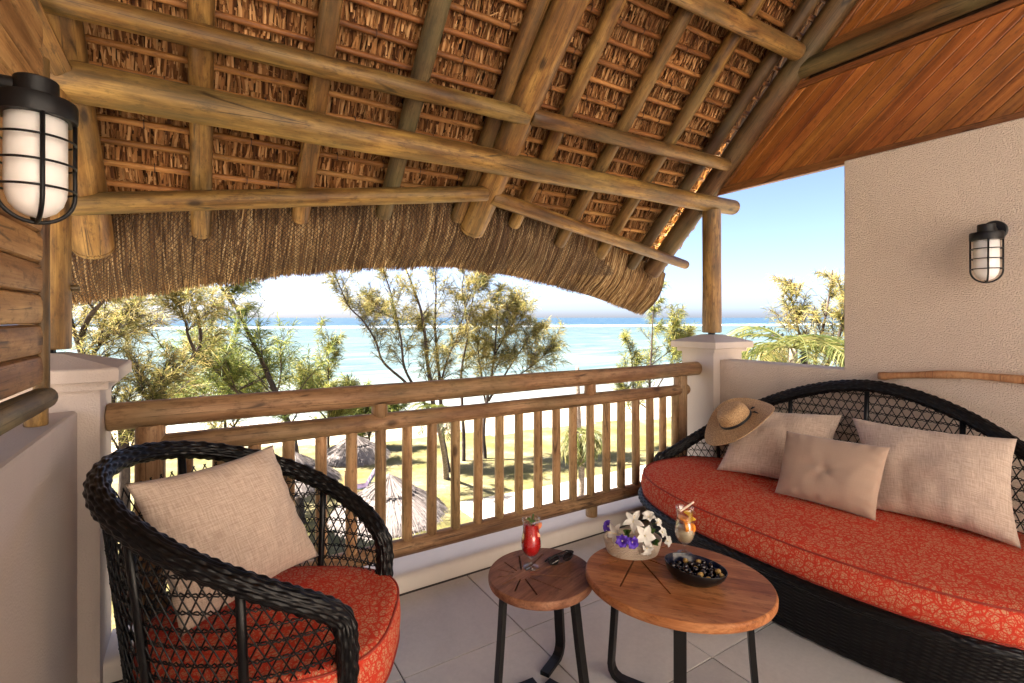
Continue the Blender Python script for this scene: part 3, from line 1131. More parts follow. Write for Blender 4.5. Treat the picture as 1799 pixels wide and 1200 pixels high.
def clip(poly, a, b_, c):
    """keep a*y + b*z <= c"""
    out = []
    for i in range(len(poly)):
        p, q = poly[i], poly[(i + 1) % len(poly)]
        fp, fq = a * p[0] + b_ * p[1] - c, a * q[0] + b_ * q[1] - c
        if fp <= 0:
            out.append(p)
        if (fp < 0 < fq) or (fq < 0 < fp):
            t = fp / (fp - fq)
            out.append((p[0] + (q[0] - p[0]) * t, p[1] + (q[1] - p[1]) * t))
    return out


bk = MB()
bk.prism([(2.74, 2.56), (0.42, 4.86), (-1.75, 2.72), (-1.75, 2.56)], GX + 0.022, GX + 0.05, 'X')
bk.build('backing', 'thatch_back', gab)
SL = 0.86
pd = Vector((0, -1, SL)).normalized()
pw = Vector((0, SL, 1)).normalized()
px_ = pd.cross(pw)
PM = Matrix(((px_.x, pw.x, pd.x, 0), (px_.y, pw.y, pd.y, 0), (px_.z, pw.z, pd.z, 0), (0, 0, 0, 1)))
for zlo, zhi in ((1.094, 1.692), (1.925, 3.3)):
    for k in range(-20, 75):
        c0, c1 = 3.9 - 0.094 * (k + 1) + 0.002, 3.9 - 0.094 * k - 0.002      # z + SL*y in the band c0..c1
        poly = [(-9, c0 + SL * 9), (-9, c1 + SL * 9), (9, c1 - SL * 9), (9, c0 - SL * 9)]
        poly = clip(poly, 0, -1, -zlo)
        poly = clip(poly, 0, 1, zhi)
        poly = clip(poly, 1, 1, 3.70)
        poly = clip(poly, -1, 1, 2.85)
        poly = clip(poly, -1, 0, 1.7)
        if len(poly) < 3:
            continue
        ar = abs(sum(poly[i][0] * poly[(i + 1) % len(poly)][1] - poly[(i + 1) % len(poly)][0] * poly[i][1] for i in range(len(poly)))) / 2
        if ar < 0.0008:
            continue
        pm = Vector((GX, sum(p[0] for p in poly) / len(poly), sum(p[1] for p in poly) / len(poly) + 1.5))
        Mw = Matrix.Translation(pm) @ PM
        inv = Mw.inverted()
        cy = sum(p[0] for p in poly) / len(poly)
        cz = sum(p[1] for p in poly) / len(poly)
        m = MB()
        r0 = [inv @ Vector((GX + 0.018, y, z + 1.5)) for y, z in poly]
        r1 = [inv @ Vector((GX + 0.004, y, z + 1.5)) for y, z in poly]
        sh = 0.0045
        r2 = []
        for y, z in poly:                       # eased long edges
            cc = z + SL * y
            s_ = 1 if cc < (c0 + c1) / 2 else -1
            r2.append(inv @ (Vector((GX, y, z + 1.5)) + pw * s_ * sh))
        m.rings([r0, r1, r2])
        m.build('board', 'cedar', gab, Mw)


def yz_board(name, y0, z0, y1, z1, hw, x0, x1, mat):
    """board along a line in the gable plane"""
    p0, p1 = Vector(((x0 + x1) / 2, y0, z0)), Vector(((x0 + x1) / 2, y1, z1))
    d_ = (p1 - p0).normalized()
    nx_ = Vector((1, 0, 0))
    wv_ = d_.cross(nx_)
    Mw = Matrix(((nx_.x, wv_.x, d_.x, p0.x), (nx_.y, wv_.y, d_.y, p0.y), (nx_.z, wv_.z, d_.z, p0.z), (0, 0, 0, 1)))
    L = (p1 - p0).length
    a = (x1 - x0) / 2
    m_ = MB()
    e = 0.004
    m_.rings([[(-a, -hw + e, z), (-a + e, -hw, z), (a, -hw, z), (a, hw, z), (-a + e, hw, z), (-a, hw - e, z)] for z in (0, L)])
    return m_.build(name, mat, gab, Mw)


yz_board('fascia', 2.68, 2.574, -1.72, 2.574, 0.029, 3.712, 3.756, 'cedar_trim')
yz_board('trim', 2.03, 3.205, -1.5, 3.205, 0.021, 3.716, 3.758, 'cedar_trim')
yz_board('trim', 1.88, 3.405, -1.1, 3.405, 0.032, 3.716, 3.758, 'cedar_trim')
yz_board('trim', 2.60, 2.602, 0.5, 4.702, 0.030, 3.718, 3.757, 'cedar_trim')
pole('log_beam', (3.69, 2.075, 3.300), (3.69, -1.5, 3.300), 0.062, 0.066, 'pole_dark', gab)

# ------------------------------------------------------------------ log-siding screen on the left wall
scr = thing('log_screen', 'screen of rounded log planks in a round pole frame on the left wall', 'screen', (-0.48, 1.0, 1.14))
PH = 0.105
for i in range(12):
    z0 = 1.268 + PH * i
    m = MB()
    prof = [(-0.515, z0), (-0.476, z0 + 0.001), (-0.467, z0 + 0.006), (-0.4635, z0 + 0.02), (-0.462, z0 + 0.05), (-0.4635, z0 + 0.08), (-0.468, z0 + 0.096), (-0.479, z0 + 0.1025), (-0.515, z0 + 0.1035)]
    yend = 2.305
    m.prism(prof, -1.2, yend, 'Y') if False else m.rings([[(x, y, z) for x, z in prof] for y in (-1.2, 0.0, 1.0, 1.8, yend)])
    m.build('log_plank', 'log_plank', scr, auto=40)
pole('frame_pole', (-0.47, 2.325, 1.20), (-0.47, 2.325, 2.40), 0.0225, 0.0225, 'pole', scr, 14, 0.001)
pole('frame_rail', (-0.47, 2.355, 1.218), (-0.47, -1.2, 1.224), 0.040, 0.040, 'pole_grey', scr, 18)
pole('foot', (-0.47, 2.25, 1.139), (-0.47, 2.25, 1.20), 0.032, 0.032, 'pole', scr, 14)
pole('foot', (-0.47, 0.9, 1.139), (-0.47, 0.9, 1.20), 0.032, 0.032, 'pole', scr, 14)

# ------------------------------------------------------------------ railing
rail = thing('wooden_railing', 'round pole railing with upright balusters along the seaward edge', 'railing', (1.6, 2.69, 0.09))
def px_x(u):
    return W(u, 700, y=2.69).x


pole('top_rail', (-0.338, 2.69, 1.078), (3.515, 2.69, 1.075), 0.060, 0.056, 'rail', rail, 24, 0.004)
pole('mid_rail', (-0.22, 2.69, 0.935), (px_x(1206), 2.69, 0.912), 0.050, 0.044, 'rail', rail, 20)
pole('bottom_rail', (-0.22, 2.69, 0.215), (3.42, 2.69, 0.19), 0.047, 0.047, 'rail', rail, 20)


def px_x(u):
    return W(u, 700, y=2.69).x


for u, r in ((264, 0.058), (1195, 0.056)):
    pole('post', (px_x(u), 2.69, 0.088), (px_x(u), 2.69, 1.03), r, r * 0.96, 'rail', rail)
pole('mid_post', (px_x(666), 2.69, 0.955), (px_x(666), 2.69, 1.035), 0.043, 0.043, 'baluster', rail, 16)
pole('mid_post', (px_x(1037), 2.69, 0.955), (px_x(1037), 2.69, 1.035), 0.043, 0.041, 'baluster', rail, 16)
pole('foot_post', (px_x(1039), 2.69, 0.089), (px_x(1039), 2.69, 0.165), 0.042, 0.042, 'baluster', rail, 16)
pole('foot_post', (px_x(600), 2.69, 0.089), (px_x(600), 2.69, 0.175), 0.042, 0.042, 'baluster', rail, 16)
for u in (326, 385, 447, 507, 565, 617, 668, 715, 758.5, 800, 839.5, 877, 911.5, 945, 977.5, 1007, 1037, 1065, 1091.5, 1116.5, 1141.5, 1164, 1186):
    x = px_x(u)
    r = RND.uniform(0.0285, 0.0315)
    pole('baluster', (x, 2.69 + RND.uniform(-0.003, 0.003), 0.24), (x + RND.uniform(-0.003, 0.003), 2.69, 0.89), r, r * 0.97, 'baluster', rail, 14, 0.002)

# ------------------------------------------------------------------ wicker and upholstery builders
def se(ph, a, b_, n=2.0):
    c, s = math.cos(ph), math.sin(ph)
    return (a * math.copysign(abs(c) ** (2 / n), c), b_ * math.copysign(abs(s) ** (2 / n), s))


def resample(path, ds):
    P = np.array([tuple(p) for p in path], float)
    # Catmull-Rom smoothing, then equal steps
    Q = []
    for i in range(len(P) - 1):
        p0, p1, p2, p3 = P[max(i - 1, 0)], P[i], P[i + 1], P[min(i + 2, len(P) - 1)]
        for t in np.linspace(0, 1, 12, endpoint=False):
            Q.append(0.5 * (2 * p1 + (p2 - p0) * t + (2 * p0 - 5 * p1 + 4 * p2 - p3) * t * t + (3 * p1 - p0 - 3 * p2 + p3) * t ** 3))
    Q.append(P[-1])
    Q = np.array(Q)
    s = np.concatenate([[0], np.cumsum(np.linalg.norm(np.diff(Q, axis=0), axis=1))])
    n = max(3, int(s[-1] / ds))
    t = np.linspace(0, s[-1], n + 1)
    return np.stack([np.interp(t, s, Q[:, k]) for k in range(3)], 1), t


def wicker_tube(name, path, R, parent, Mw=None, strands=15, pitch=0.034, ds=0.0055, flat=1.0):
    P, s = resample(path, ds)
    n = len(P)
    T = nrmz(np.gradient(P, axis=0))
    N = np.zeros_like(P)
    up = np.array([0, 0, 1.0]) if abs(T[0, 2]) < 0.9 else np.array([1.0, 0, 0])
    v = up - T[0] * up.dot(T[0])
    for i in range(n):
        v = v - T[i] * v.dot(T[i])
        v = v / np.linalg.norm(v)
        N[i] = v
    B = np.cross(T, N)
    m = strands * 5
    th = np.linspace(0, 2 * PI, m, endpoint=False)
    ph = strands * th / (2 * PI)
    idx = np.floor(ph)
    prof = np.abs(np.sin(PI * ph)) ** 0.6
    SS, PP = np.meshgrid(s, prof, indexing='ij')
    alt = np.cos(2 * PI * SS / (2 * pitch) + PI * (idx[None] % 2))
    big = 0.5 + 0.5 * np.cos(2 * PI * SS / pitch)
    r = R * (0.86 + 0.13 * PP + 0.065 * alt + 0.055 * big)
    r = r * (1 + 0.02 * np.sin(SS * 9 + th[None] * 2))
    V = P[:, None] + (N[:, None] * np.cos(th)[None, :, None] + B[:, None] * np.sin(th)[None, :, None]) * r[..., None]
    V = V.reshape(-1, 3)
    i = np.arange(n - 1)[:, None] * m
    j = np.arange(m)[None]
    j2 = (j + 1) % m
    Fq = np.stack([i + j, i + j2, i + m + j2, i + m + j], -1).reshape(-1, 4)
    return np_mesh(name, V, Fq, 'wicker', parent, Mw, True)


def weave_surface(name, fn, nu, nv, parent, Mw=None, ustep=0.035, strand=0.0085, amp=0.0028, closed=True):
    """fn(i/nu, j/nv) -> (point, outward normal, arc length u, height v)"""
    V = []
    for j in range(nv + 1):
        for i in range(nu if closed else nu + 1):
            p, nr, su, hv = fn(i / nu, j / nv)
            k = math.floor(hv / strand)
            d = amp * (abs(math.sin(PI * hv / strand)) ** 0.6 + 0.8 * math.cos(PI * su / ustep + PI * (k % 2)))
            V.append((p[0] + nr[0] * d, p[1] + nr[1] * d, p[2] + nr[2] * d))
    m = nu if closed else nu + 1
    i = np.arange(nv)[:, None] * m
    j = np.arange(nu)[None]
    j2 = (j + 1) % m
    Fq = np.stack([i + j, i + j2, i + m + j2, i + m + j], -1).reshape(-1, 4)
    return np_mesh(name, np.array(V), Fq, 'wicker', parent, Mw, True)


def lattice(name, fn, s0, s1, slen, t_of_h, hmax, parent, Mw, cell=0.040, row=0.052, r=0.0027):
    """criss-cross cane between arc positions s0..s1 of a surface fn(s, t); hmax(s) is the height of the surface there"""
    mb_ = MB()
    slope = 0.55
    for fam in (1, -1):
        s = s0 - 0.8
        while s < s1 + 0.8:
            path = []
            for k in range(0, 41):
                h = k * 0.022
                x = s + fam * h * slope
                if s0 <= x <= s1 and h <= hmax(x):
                    off = 0.0014 * fam
                    path.append(fn(x, h / hmax(x), off))
                elif path:
                    break
            if len(path) > 1:
                mb_.tube(path, r, 4, False)
            s += cell
    h = row * 0.6
    while h < 0.8:
        for a in (0, 1):
            path = []
            n_ = int((s1 - s0) / 0.012)
            for k in range(n_ + 1):
                x = s0 + (s1 - s0) * k / n_
                if h + 0.01 < hmax(x):
                    w_ = 0.0065 * math.sin(2 * PI * x / (cell * 1.0) + PI * a)
                    path.append(fn(x, (h + w_) / hmax(x), 0.003 * math.cos(2 * PI * x / cell + PI * a)))
                else:
                    if len(path) > 1:
                        mb_.tube(path, r * 0.95, 4, False)
                    path = []
            if len(path) > 1:
                mb_.tube(path, r * 0.95, 4, False)
        h += row
    return mb_.build(name, 'wicker', parent, Mw, smooth=True, kind='stuff')


def cushion(name, out, z0, z1, parent, Mw, dome=0.012, N=128, pipe=0.0045):
    """out(ph, s) -> outline point scaled by s"""
    H = z1 - z0
    prof = [(0.0, z0), (0.6, z0), (0.955, z0), (0.985, z0 + 0.008), (1.0, z0 + 0.022)]
    for k in range(1, 8):
        t = k / 8
        prof.append((1.0 + 0.012 * math.sin(PI * t), z0 + 0.022 + (H - 0.044) * t))
    prof += [(1.0, z1 - 0.022), (0.988, z1 - 0.008), (0.972, z1 - 0.001)]
    for s in (0.93, 0.86, 0.76, 0.64, 0.5, 0.35, 0.2, 0.08, 0.0):
        prof.append((s, z1 + dome * (1 - s ** 2)))
    rs = []
    for s, z in prof:
        ring = []
        for k in range(N):
            ph = 2 * PI * k / N
            x, y = out(ph, max(s, 0.001))
            w_ = 0.0055 * mnoise.noise(Vector((x * 5, y * 5, z * 9))) + 0.004 * mnoise.noise(Vector((x * 2.2, y * 2.2, z * 3)))
            ring.append((x, y, z + w_ * (1 if z > z1 - 0.03 else 0.4)))
        rs.append(ring)
    mb_ = MB()
    mb_.rings(rs, True, True, True)
    o_ = mb_.build(name, 'red', parent, Mw, smooth=True)
    for zz, sc in ((z1 - 0.007, 0.994), (z0 + 0.014, 0.998)):
        p = MB()
        p.tube([(*out(2 * PI * k / N, sc), zz + 0.004 * mnoise.noise(Vector((out(2 * PI * k / N, sc)[0] * 3, out(2 * PI * k / N, sc)[1] * 3, 1)))) for k in range(N)], pipe, 6, closed=True)
        p.build('piping', 'piping', o_, Mw, smooth=True)
    return o_


def pillow(name, TL, TR, BR, BL, th, mat, label, group=None, seed=0, tuft=False, pinch=0.085):
    TL, TR, BR, BL = map(Vector, (TL, TR, BR, BL))
    c = (TL + TR + BR + BL) / 4
    nr = ((TR - BL).cross(TL - BR)).normalized()
    n = 44
    V, UV = [], []
    for side in (1, -1):
        for j in range(n + 1):
            v = -1 + 2 * j / n
            for i in range(n + 1):
                u = -1 + 2 * i / n
                uu = u * (1 - pinch * (1 - v * v) ** 1.0 * abs(u) ** 3)
                vv = v * (1 - pinch * (1 - u * u) ** 1.0 * abs(v) ** 3)
                a, b_ = (uu + 1) / 2, (vv + 1) / 2
                p = (BL * (1 - a) + BR * a) * (1 - b_) + (TL * (1 - a) + TR * a) * b_
                f = max(0.0, (1 - abs(u) ** 2.4) * (1 - abs(v) ** 2.4)) ** 0.55
                h = th * 0.5 * f * (1 - 0.12 * v)
                wr = mnoise.noise(Vector((u * 1.6 + seed, v * 1.6, side * 3.0)))
                wr2 = mnoise.noise(Vector((u * 4.5 + seed, v * 2.5, side * 5.0)))
                rim = math.exp(-((1 - max(abs(u), abs(v))) / 0.16) ** 2)
                fold = 0.009 * math.sin((u if abs(v) > abs(u) else v) * 17 + seed + 2.2 * wr) * rim * (1 - rim * 0.55)
                h += f * ((0.004 if tuft else 0.018) * wr + (0.003 if tuft else 0.008) * wr2) + fold * side * (1 if rim < 0.999 else 0)
                if tuft:
                    rr = math.hypot(u, v)
                    h -= 0.016 * math.exp(-(rr / 0.10) ** 2) + 0.008 * math.exp(-(rr / 0.4) ** 2)
                    h += 0.0022 * math.cos(5 * math.atan2(v, u) + 1) * math.exp(-((rr - 0.28) / 0.2) ** 2)
                sag = 0.012 * mnoise.noise(Vector((u * 1.1 + seed, v * 1.1, 9)))
                p = p + nr * (side * max(h, 0.0) + sag)
                V.append(tuple(p))
                UV.append((a * (TR - TL).length * 2.0, b_ * (TL - BL).length * 2.0))
    m = n + 1
    Fq = []
    for s_ in (0, 1):
        o_ = s_ * m * m
        for j in range(n):
            for i in range(n):
                q = (o_ + j * m + i, o_ + j * m + i + 1, o_ + (j + 1) * m + i + 1, o_ + (j + 1) * m + i)
                Fq.append(q if s_ == 0 else q[::-1])
    me = bpy.data.meshes.new(name)
    me.from_pydata(V, [], Fq)
    uvl = me.uv_layers.new(name='weave')
    li = np.zeros(len(me.loops), dtype=np.int32)
    me.loops.foreach_get('vertex_index', li)
    uvl.data.foreach_set('uv', np.array(UV, dtype=np.float32)[li].ravel())
    me.polygons.foreach_set('use_smooth', [True] * len(me.polygons))
    bm_ = bmesh.new()
    bm_.from_mesh(me)
    bmesh.ops.remove_doubles(bm_, verts=bm_.verts, dist=0.0004)
    bm_.to_mesh(me)
    bm_.free()
    me.materials.append(M[mat])
    o_ = bpy.data.objects.new(name, me)
    root = link(o_)
    return tag(o_, label, 'pillow', group)


# ------------------------------------------------------------------ armchair
CH = Matrix.Translation((0.193, 1.946, 0)) @ Matrix.Rotation(-0.507, 4, 'Z')
chair = thing('wicker_armchair', 'black woven wicker tub armchair with red lace cushion by the left pillar', 'armchair', (0.193, 1.946, 0), None, -0.507)
CA, CBx, PHM = 0.484, 0.401, 2.357


def rim_z(ph):
    c = (math.cos(ph) - math.cos(PHM)) / (1 - math.cos(PHM))
    return 0.599 + (1.009 - 0.599) * max(0, c) ** 0.72


def c_rim(ph):
    return Vector((-CA * math.cos(ph), CBx * math.sin(ph), rim_z(ph)))


def c_bot(ph):
    return Vector((-CA * 0.80 * math.cos(ph) + 0.012, CBx * 0.80 * math.sin(ph), 0.03))


path = [(0.300, -0.225, 0.03), (0.335, -0.252, 0.18), (0.352, -0.266, 0.35), (0.360, -0.276, 0.48), (0.357, -0.281, 0.555)]
path += [tuple(c_rim(-PHM + 2 * PHM * k / 40)) for k in range(41)]
path += [(p[0], -p[1], p[2]) for p in path[:5][::-1]]
wicker_tube('rim', path, 0.0335, chair, CH)
# arc length table for the tub surface
TB = [(-PHM + 2 * PHM * k / 200) for k in range(201)]
ARC = [0.0]
for a, b_ in zip(TB, TB[1:]):
    pa, pb = c_rim(a), c_rim(b_)
    ARC.append(ARC[-1] + math.hypot(pa.x - pb.x, pa.y - pb.y))
LT = ARC[-1]


def ph_of(s):
    return float(np.interp(s, ARC, TB))


def c_surf(s, t, off=0.0):
    ph = ph_of(s)
    p = c_bot(ph).lerp(c_rim(ph), t)
    ex = max(0.0, -s, s - LT)
    if ex:
        sg_ = -1 if s < 0 else 1
        h_ = p.z
        q = Vector((float(np.interp(h_, [0.03, 0.18, 0.35, 0.48, 0.565], [0.300, 0.335, 0.352, 0.360, 0.357])), sg_ * float(np.interp(h_, [0.03, 0.18, 0.35, 0.48, 0.565], [0.222, 0.252, 0.266, 0.274, 0.279])), h_))
        p = p.lerp(q, ex / 0.075)
    n_ = Vector((-math.cos(ph) / CA, math.sin(ph) / CBx, 0)).normalized()
    return p + n_ * off


lattice('cane_lattice', c_surf, -0.07, LT + 0.07, LT, None, lambda s: rim_z(ph_of(s)) - 0.03, chair, CH)
for ph in (-1.78, -1.1, -0.3, 0.55, 1.15, 1.72):
    s = float(np.interp(ph, TB, ARC))
    m = MB()
    m.tube([c_surf(s, t, 0.004) for t in (0, 0.25, 0.5, 0.75, 1.0)], 0.0135, 10)
    m.build('upright', 'wicker', chair, CH, smooth=True)
wicker_tube('foot_ring', [tuple(c_bot(-PHM + 2 * PHM * k / 30) + Vector((0, 0, -0.008))) for k in range(31)], 0.02, chair, CH, 10)


def apron(u, v):
    y = -0.235 + 0.47 * u
    x = 0.300 + 0.10 * (1 - (2 * u - 1) ** 2) * 0.75 + 0.055 * v
    return (x, y * (1 + 0.12 * v), 0.02 + 0.27 * v), (1, 0, 0), y, 0.27 * v


weave_surface('front_apron', apron, 90, 110, chair, CH, closed=False)
m = MB()
m.prism([se(2 * PI * k / 40, 0.40, 0.335, 2.4) for k in range(40)], 0.262, 0.278, 'Z')
m.build('seat_deck', 'black_metal', chair, CH)
def c_out(ph, s):
    if math.cos(ph) > 0:
        x, y = se(ph, 0.436 * s, 0.345 * s, 3.0)
    else:
        x, y = se(ph, 0.40 * s, 0.345 * s, 2.05)
    return x + 0.016, y


cushion('seat_cushion', c_out, 0.279, 0.452, chair, CH)
# pillow in the chair
fx, fy = Vector((math.cos(-0.507), math.sin(-0.507), 0)), Vector((-math.sin(-0.507), math.cos(-0.507), 0))


def CL(x, y, z):
    return Vector((0.193, 1.946, 0)) + fx * x + fy * y + Vector((0, 0, z))


pillow('pillow', CL(-0.385, -0.135, 0.965), CL(-0.085, 0.262, 0.985), CL(0.085, 0.30, 0.512), CL(-0.20, -0.155, 0.475), 0.20, 'linen', 'square beige linen pillow tilted on its corner in the armchair', 'beige linen pillows', 3)

# ------------------------------------------------------------------ sofa
SC = Vector((2.90, 1.42, 0))
sofa = thing('wicker_sofa', 'black woven wicker sofa with arched lattice back and red lace seat along the right wall', 'sofa', (2.90, 1.42, 0))
SMW = Matrix.Translation(SC)
SA, SB = 0.585, 1.10


def s_out(ph, s):
    return se(ph, SA * s, SB * s, 2.5)


def s_rim(ph):
    x, y = se(ph, 0.615, 1.145, 2.3)
    dy = min(1.0, abs(y) / 1.145)
    h = max(0.0, 1 - dy ** 1.75) ** 0.80
    return Vector((x - 0.05 + 0.055 * h, y, 0.43 + 0.645 * h))


SPH = 1.50
path = [(0.02, -1.13, 0.30)] + [tuple(s_rim(-SPH + 2 * SPH * k / 60)) for k in range(61)] + [(0.02, 1.13, 0.30)]
wicker_tube('back_rim', path, 0.037, sofa, SMW)
TS = [-SPH + 2 * SPH * k / 240 for k in range(241)]
AS = [0.0]
for a, b_ in zip(TS, TS[1:]):
    pa, pb = s_rim(a), s_rim(b_)
    AS.append(AS[-1] + math.hypot(pa.x - pb.x, pa.y - pb.y))


def sph(s):
    return float(np.interp(s, AS, TS))


def s_surf(s, t, off=0.0):
    ph = sph(s)
    r = s_rim(ph)
    x, y = se(ph, 0.575, 1.10, 2.4)
    b0 = Vector((x, y, 0.31))
    n_ = Vector((math.cos(ph) / 0.6, math.sin(ph) / 1.1, 0)).normalized()
    return b0.lerp(r, t) + n_ * off


lattice('cane_lattice', s_surf, 0.0, AS[-1], AS[-1], None, lambda s: max(0.02, s_rim(sph(s)).z - 0.31), sofa, SMW, cell=0.050)
for yt in (-0.92, -0.45, 0.02, 0.47, 0.92):
    ph = math.asin(max(-1, min(1, math.copysign((abs(yt) / 1.145) ** (2.3 / 2), yt))))
    s = float(np.interp(ph, TS, AS))
    m = MB()
    m.tube([s_surf(s, t, 0.0) for t in (0, 0.33, 0.66, 1.0)], 0.0135, 10)
    m.build('upright', 'wicker', sofa, SMW, smooth=True)


def s_base(u, v):
    ph = 2 * PI * u
    k = 0.90 + 0.095 * v
    x, y = se(ph, SA * k, SB * k, 2.5)
    n_ = Vector((math.cos(ph) / SA, math.sin(ph) / SB, 0)).normalized()
    return (x, y, 0.012 + 0.268 * v), n_, ph * 0.86, 0.268 * v


weave_surface('base', s_base, 620, 94, sofa, SMW)
wicker_tube('base_rim', [(*se(2 * PI * k / 60, SA * 1.005, SB * 1.005, 2.5), 0.288) for k in range(61)], 0.026, sofa, SMW, 11, 0.03, 0.008)
m = MB()
m.prism([se(2 * PI * k / 60, SA * 0.97, SB * 0.97, 2.5) for k in range(60)], 0.27, 0.295, 'Z')
m.build('seat_deck', 'black_metal', sofa, SMW)
cushion('seat_cushion', s_out, 0.30, 0.452, sofa, SMW, 0.016, 200)
pillow('pillow', (3.21, 2.11, 0.87), (3.44, 1.545, 0.885), (3.15, 1.50, 0.462), (2.955, 2.105, 0.470), 0.19, 'linen', 'beige linen pillow under the straw hat at the far end of the sofa', 'beige linen pillows', 11)
pillow('pillow', (3.31, 1.435, 0.90), (3.365, 0.735, 0.91), (3.105, 0.665, 0.467), (3.06, 1.25, 0.47), 0.20, 'linen', 'large wide beige linen pillow at the near end of the sofa', 'beige linen pillows', 23)
pillow('pillow', (3.0, 1.655, 0.815), (3.045, 1.14, 0.825), (2.90, 1.15, 0.468), (2.845, 1.64, 0.475), 0.15, 'satin', 'small smooth taupe pillow with one centre button in front of the linen pair', None, 37, True, 0.04)

# ------------------------------------------------------------------ straw hat on the sofa
hat_n = (Vector((-0.531, -0.847, 0)) * 0.10 + Vector((0, 0, 1)) * 0.81 - Vector((0.847, -0.531, 0)) * 0.57).normalized()
hat_p = W(1293, 737, dep=3.27)
hx = Vector((0, 0, 1)).cross(hat_n).normalized()
hy = hat_n.cross(hx)
HM = Matrix(((hx.x, hy.x, hat_n.x, hat_p.x), (hx.y, hy.y, hat_n.y, hat_p.y), (hx.z, hy.z, hat_n.z, hat_p.z), (0, 0, 0, 1)))
hat = bpy.data.objects.new('straw_hat', None)
link(hat, None, HM)
tag(hat, 'wide brimmed woven straw sun hat with black ribbon on the sofa corner', 'hat')
m = MB()
rs = []
for k in range(41):
    r = 0.098 + (0.238 - 0.098) * k / 40
    t = k / 40
    rs.append([(r * math.cos(a), r * math.sin(a) * 1.02, -0.012 * t * t + 0.030 * t ** 2 * math.cos(2 * a + 0.6) + 0.012 * t ** 2 * math.sin(3 * a) + 0.0014 * (k % 2)) for a in [2 * PI * q / 72 for q in range(72)]])
m.rings(rs, True, False, False)
o = m.build('brim', 'straw', hat, HM, smooth=True)
sm = o.modifiers.new('thickness', 'SOLIDIFY')
sm.thickness = 0.0035
m = MB()
cp = [(0.101, -0.002), (0.100, 0.008), (0.099, 0.017), (0.098, 0.026), (0.097, 0.035), (0.096, 0.044), (0.094, 0.053), (0.092, 0.062), (0.088, 0.071), (0.083, 0.080), (0.075, 0.088), (0.063, 0.094), (0.048, 0.098), (0.03, 0.099), (0.012, 0.098), (0.001, 0.0975)]
rs = []
for k, (r, z) in enumerate(cp):
    rr = r + 0.0012 * (k % 2)
    rs.append([(rr * math.cos(a), rr * 1.06 * math.sin(a), z) for a in [2 * PI * q / 64 for q in range(64)]])
m.rings(rs, True, False, True)
m.build('crown', 'straw', hat, HM, smooth=True)
m = MB()
m.rings([[((r) * math.cos(a), (r) * 1.06 * math.sin(a), z) for a in [2 * PI * q / 64 for q in range(64)]] for r, z in ((0.1035, 0.001), (0.1035, 0.019), (0.1005, 0.0195))], True, False, False)
m.build('ribbon', 'black_ribbon', hat, HM, smooth=True)
m = MB()
for s in (1, -1):
    m.tube([(0.02 * s, 0.112, 0.012), (0.03 * s + 0.01, 0.128, 0.016), (0.045 * s + 0.015, 0.142, 0.008)], [0.003, 0.006, 0.002], 6)
m.build('bow', 'black_ribbon', hat, HM @ Matrix.Rotation(-0.5, 4, 'Z'), smooth=True)

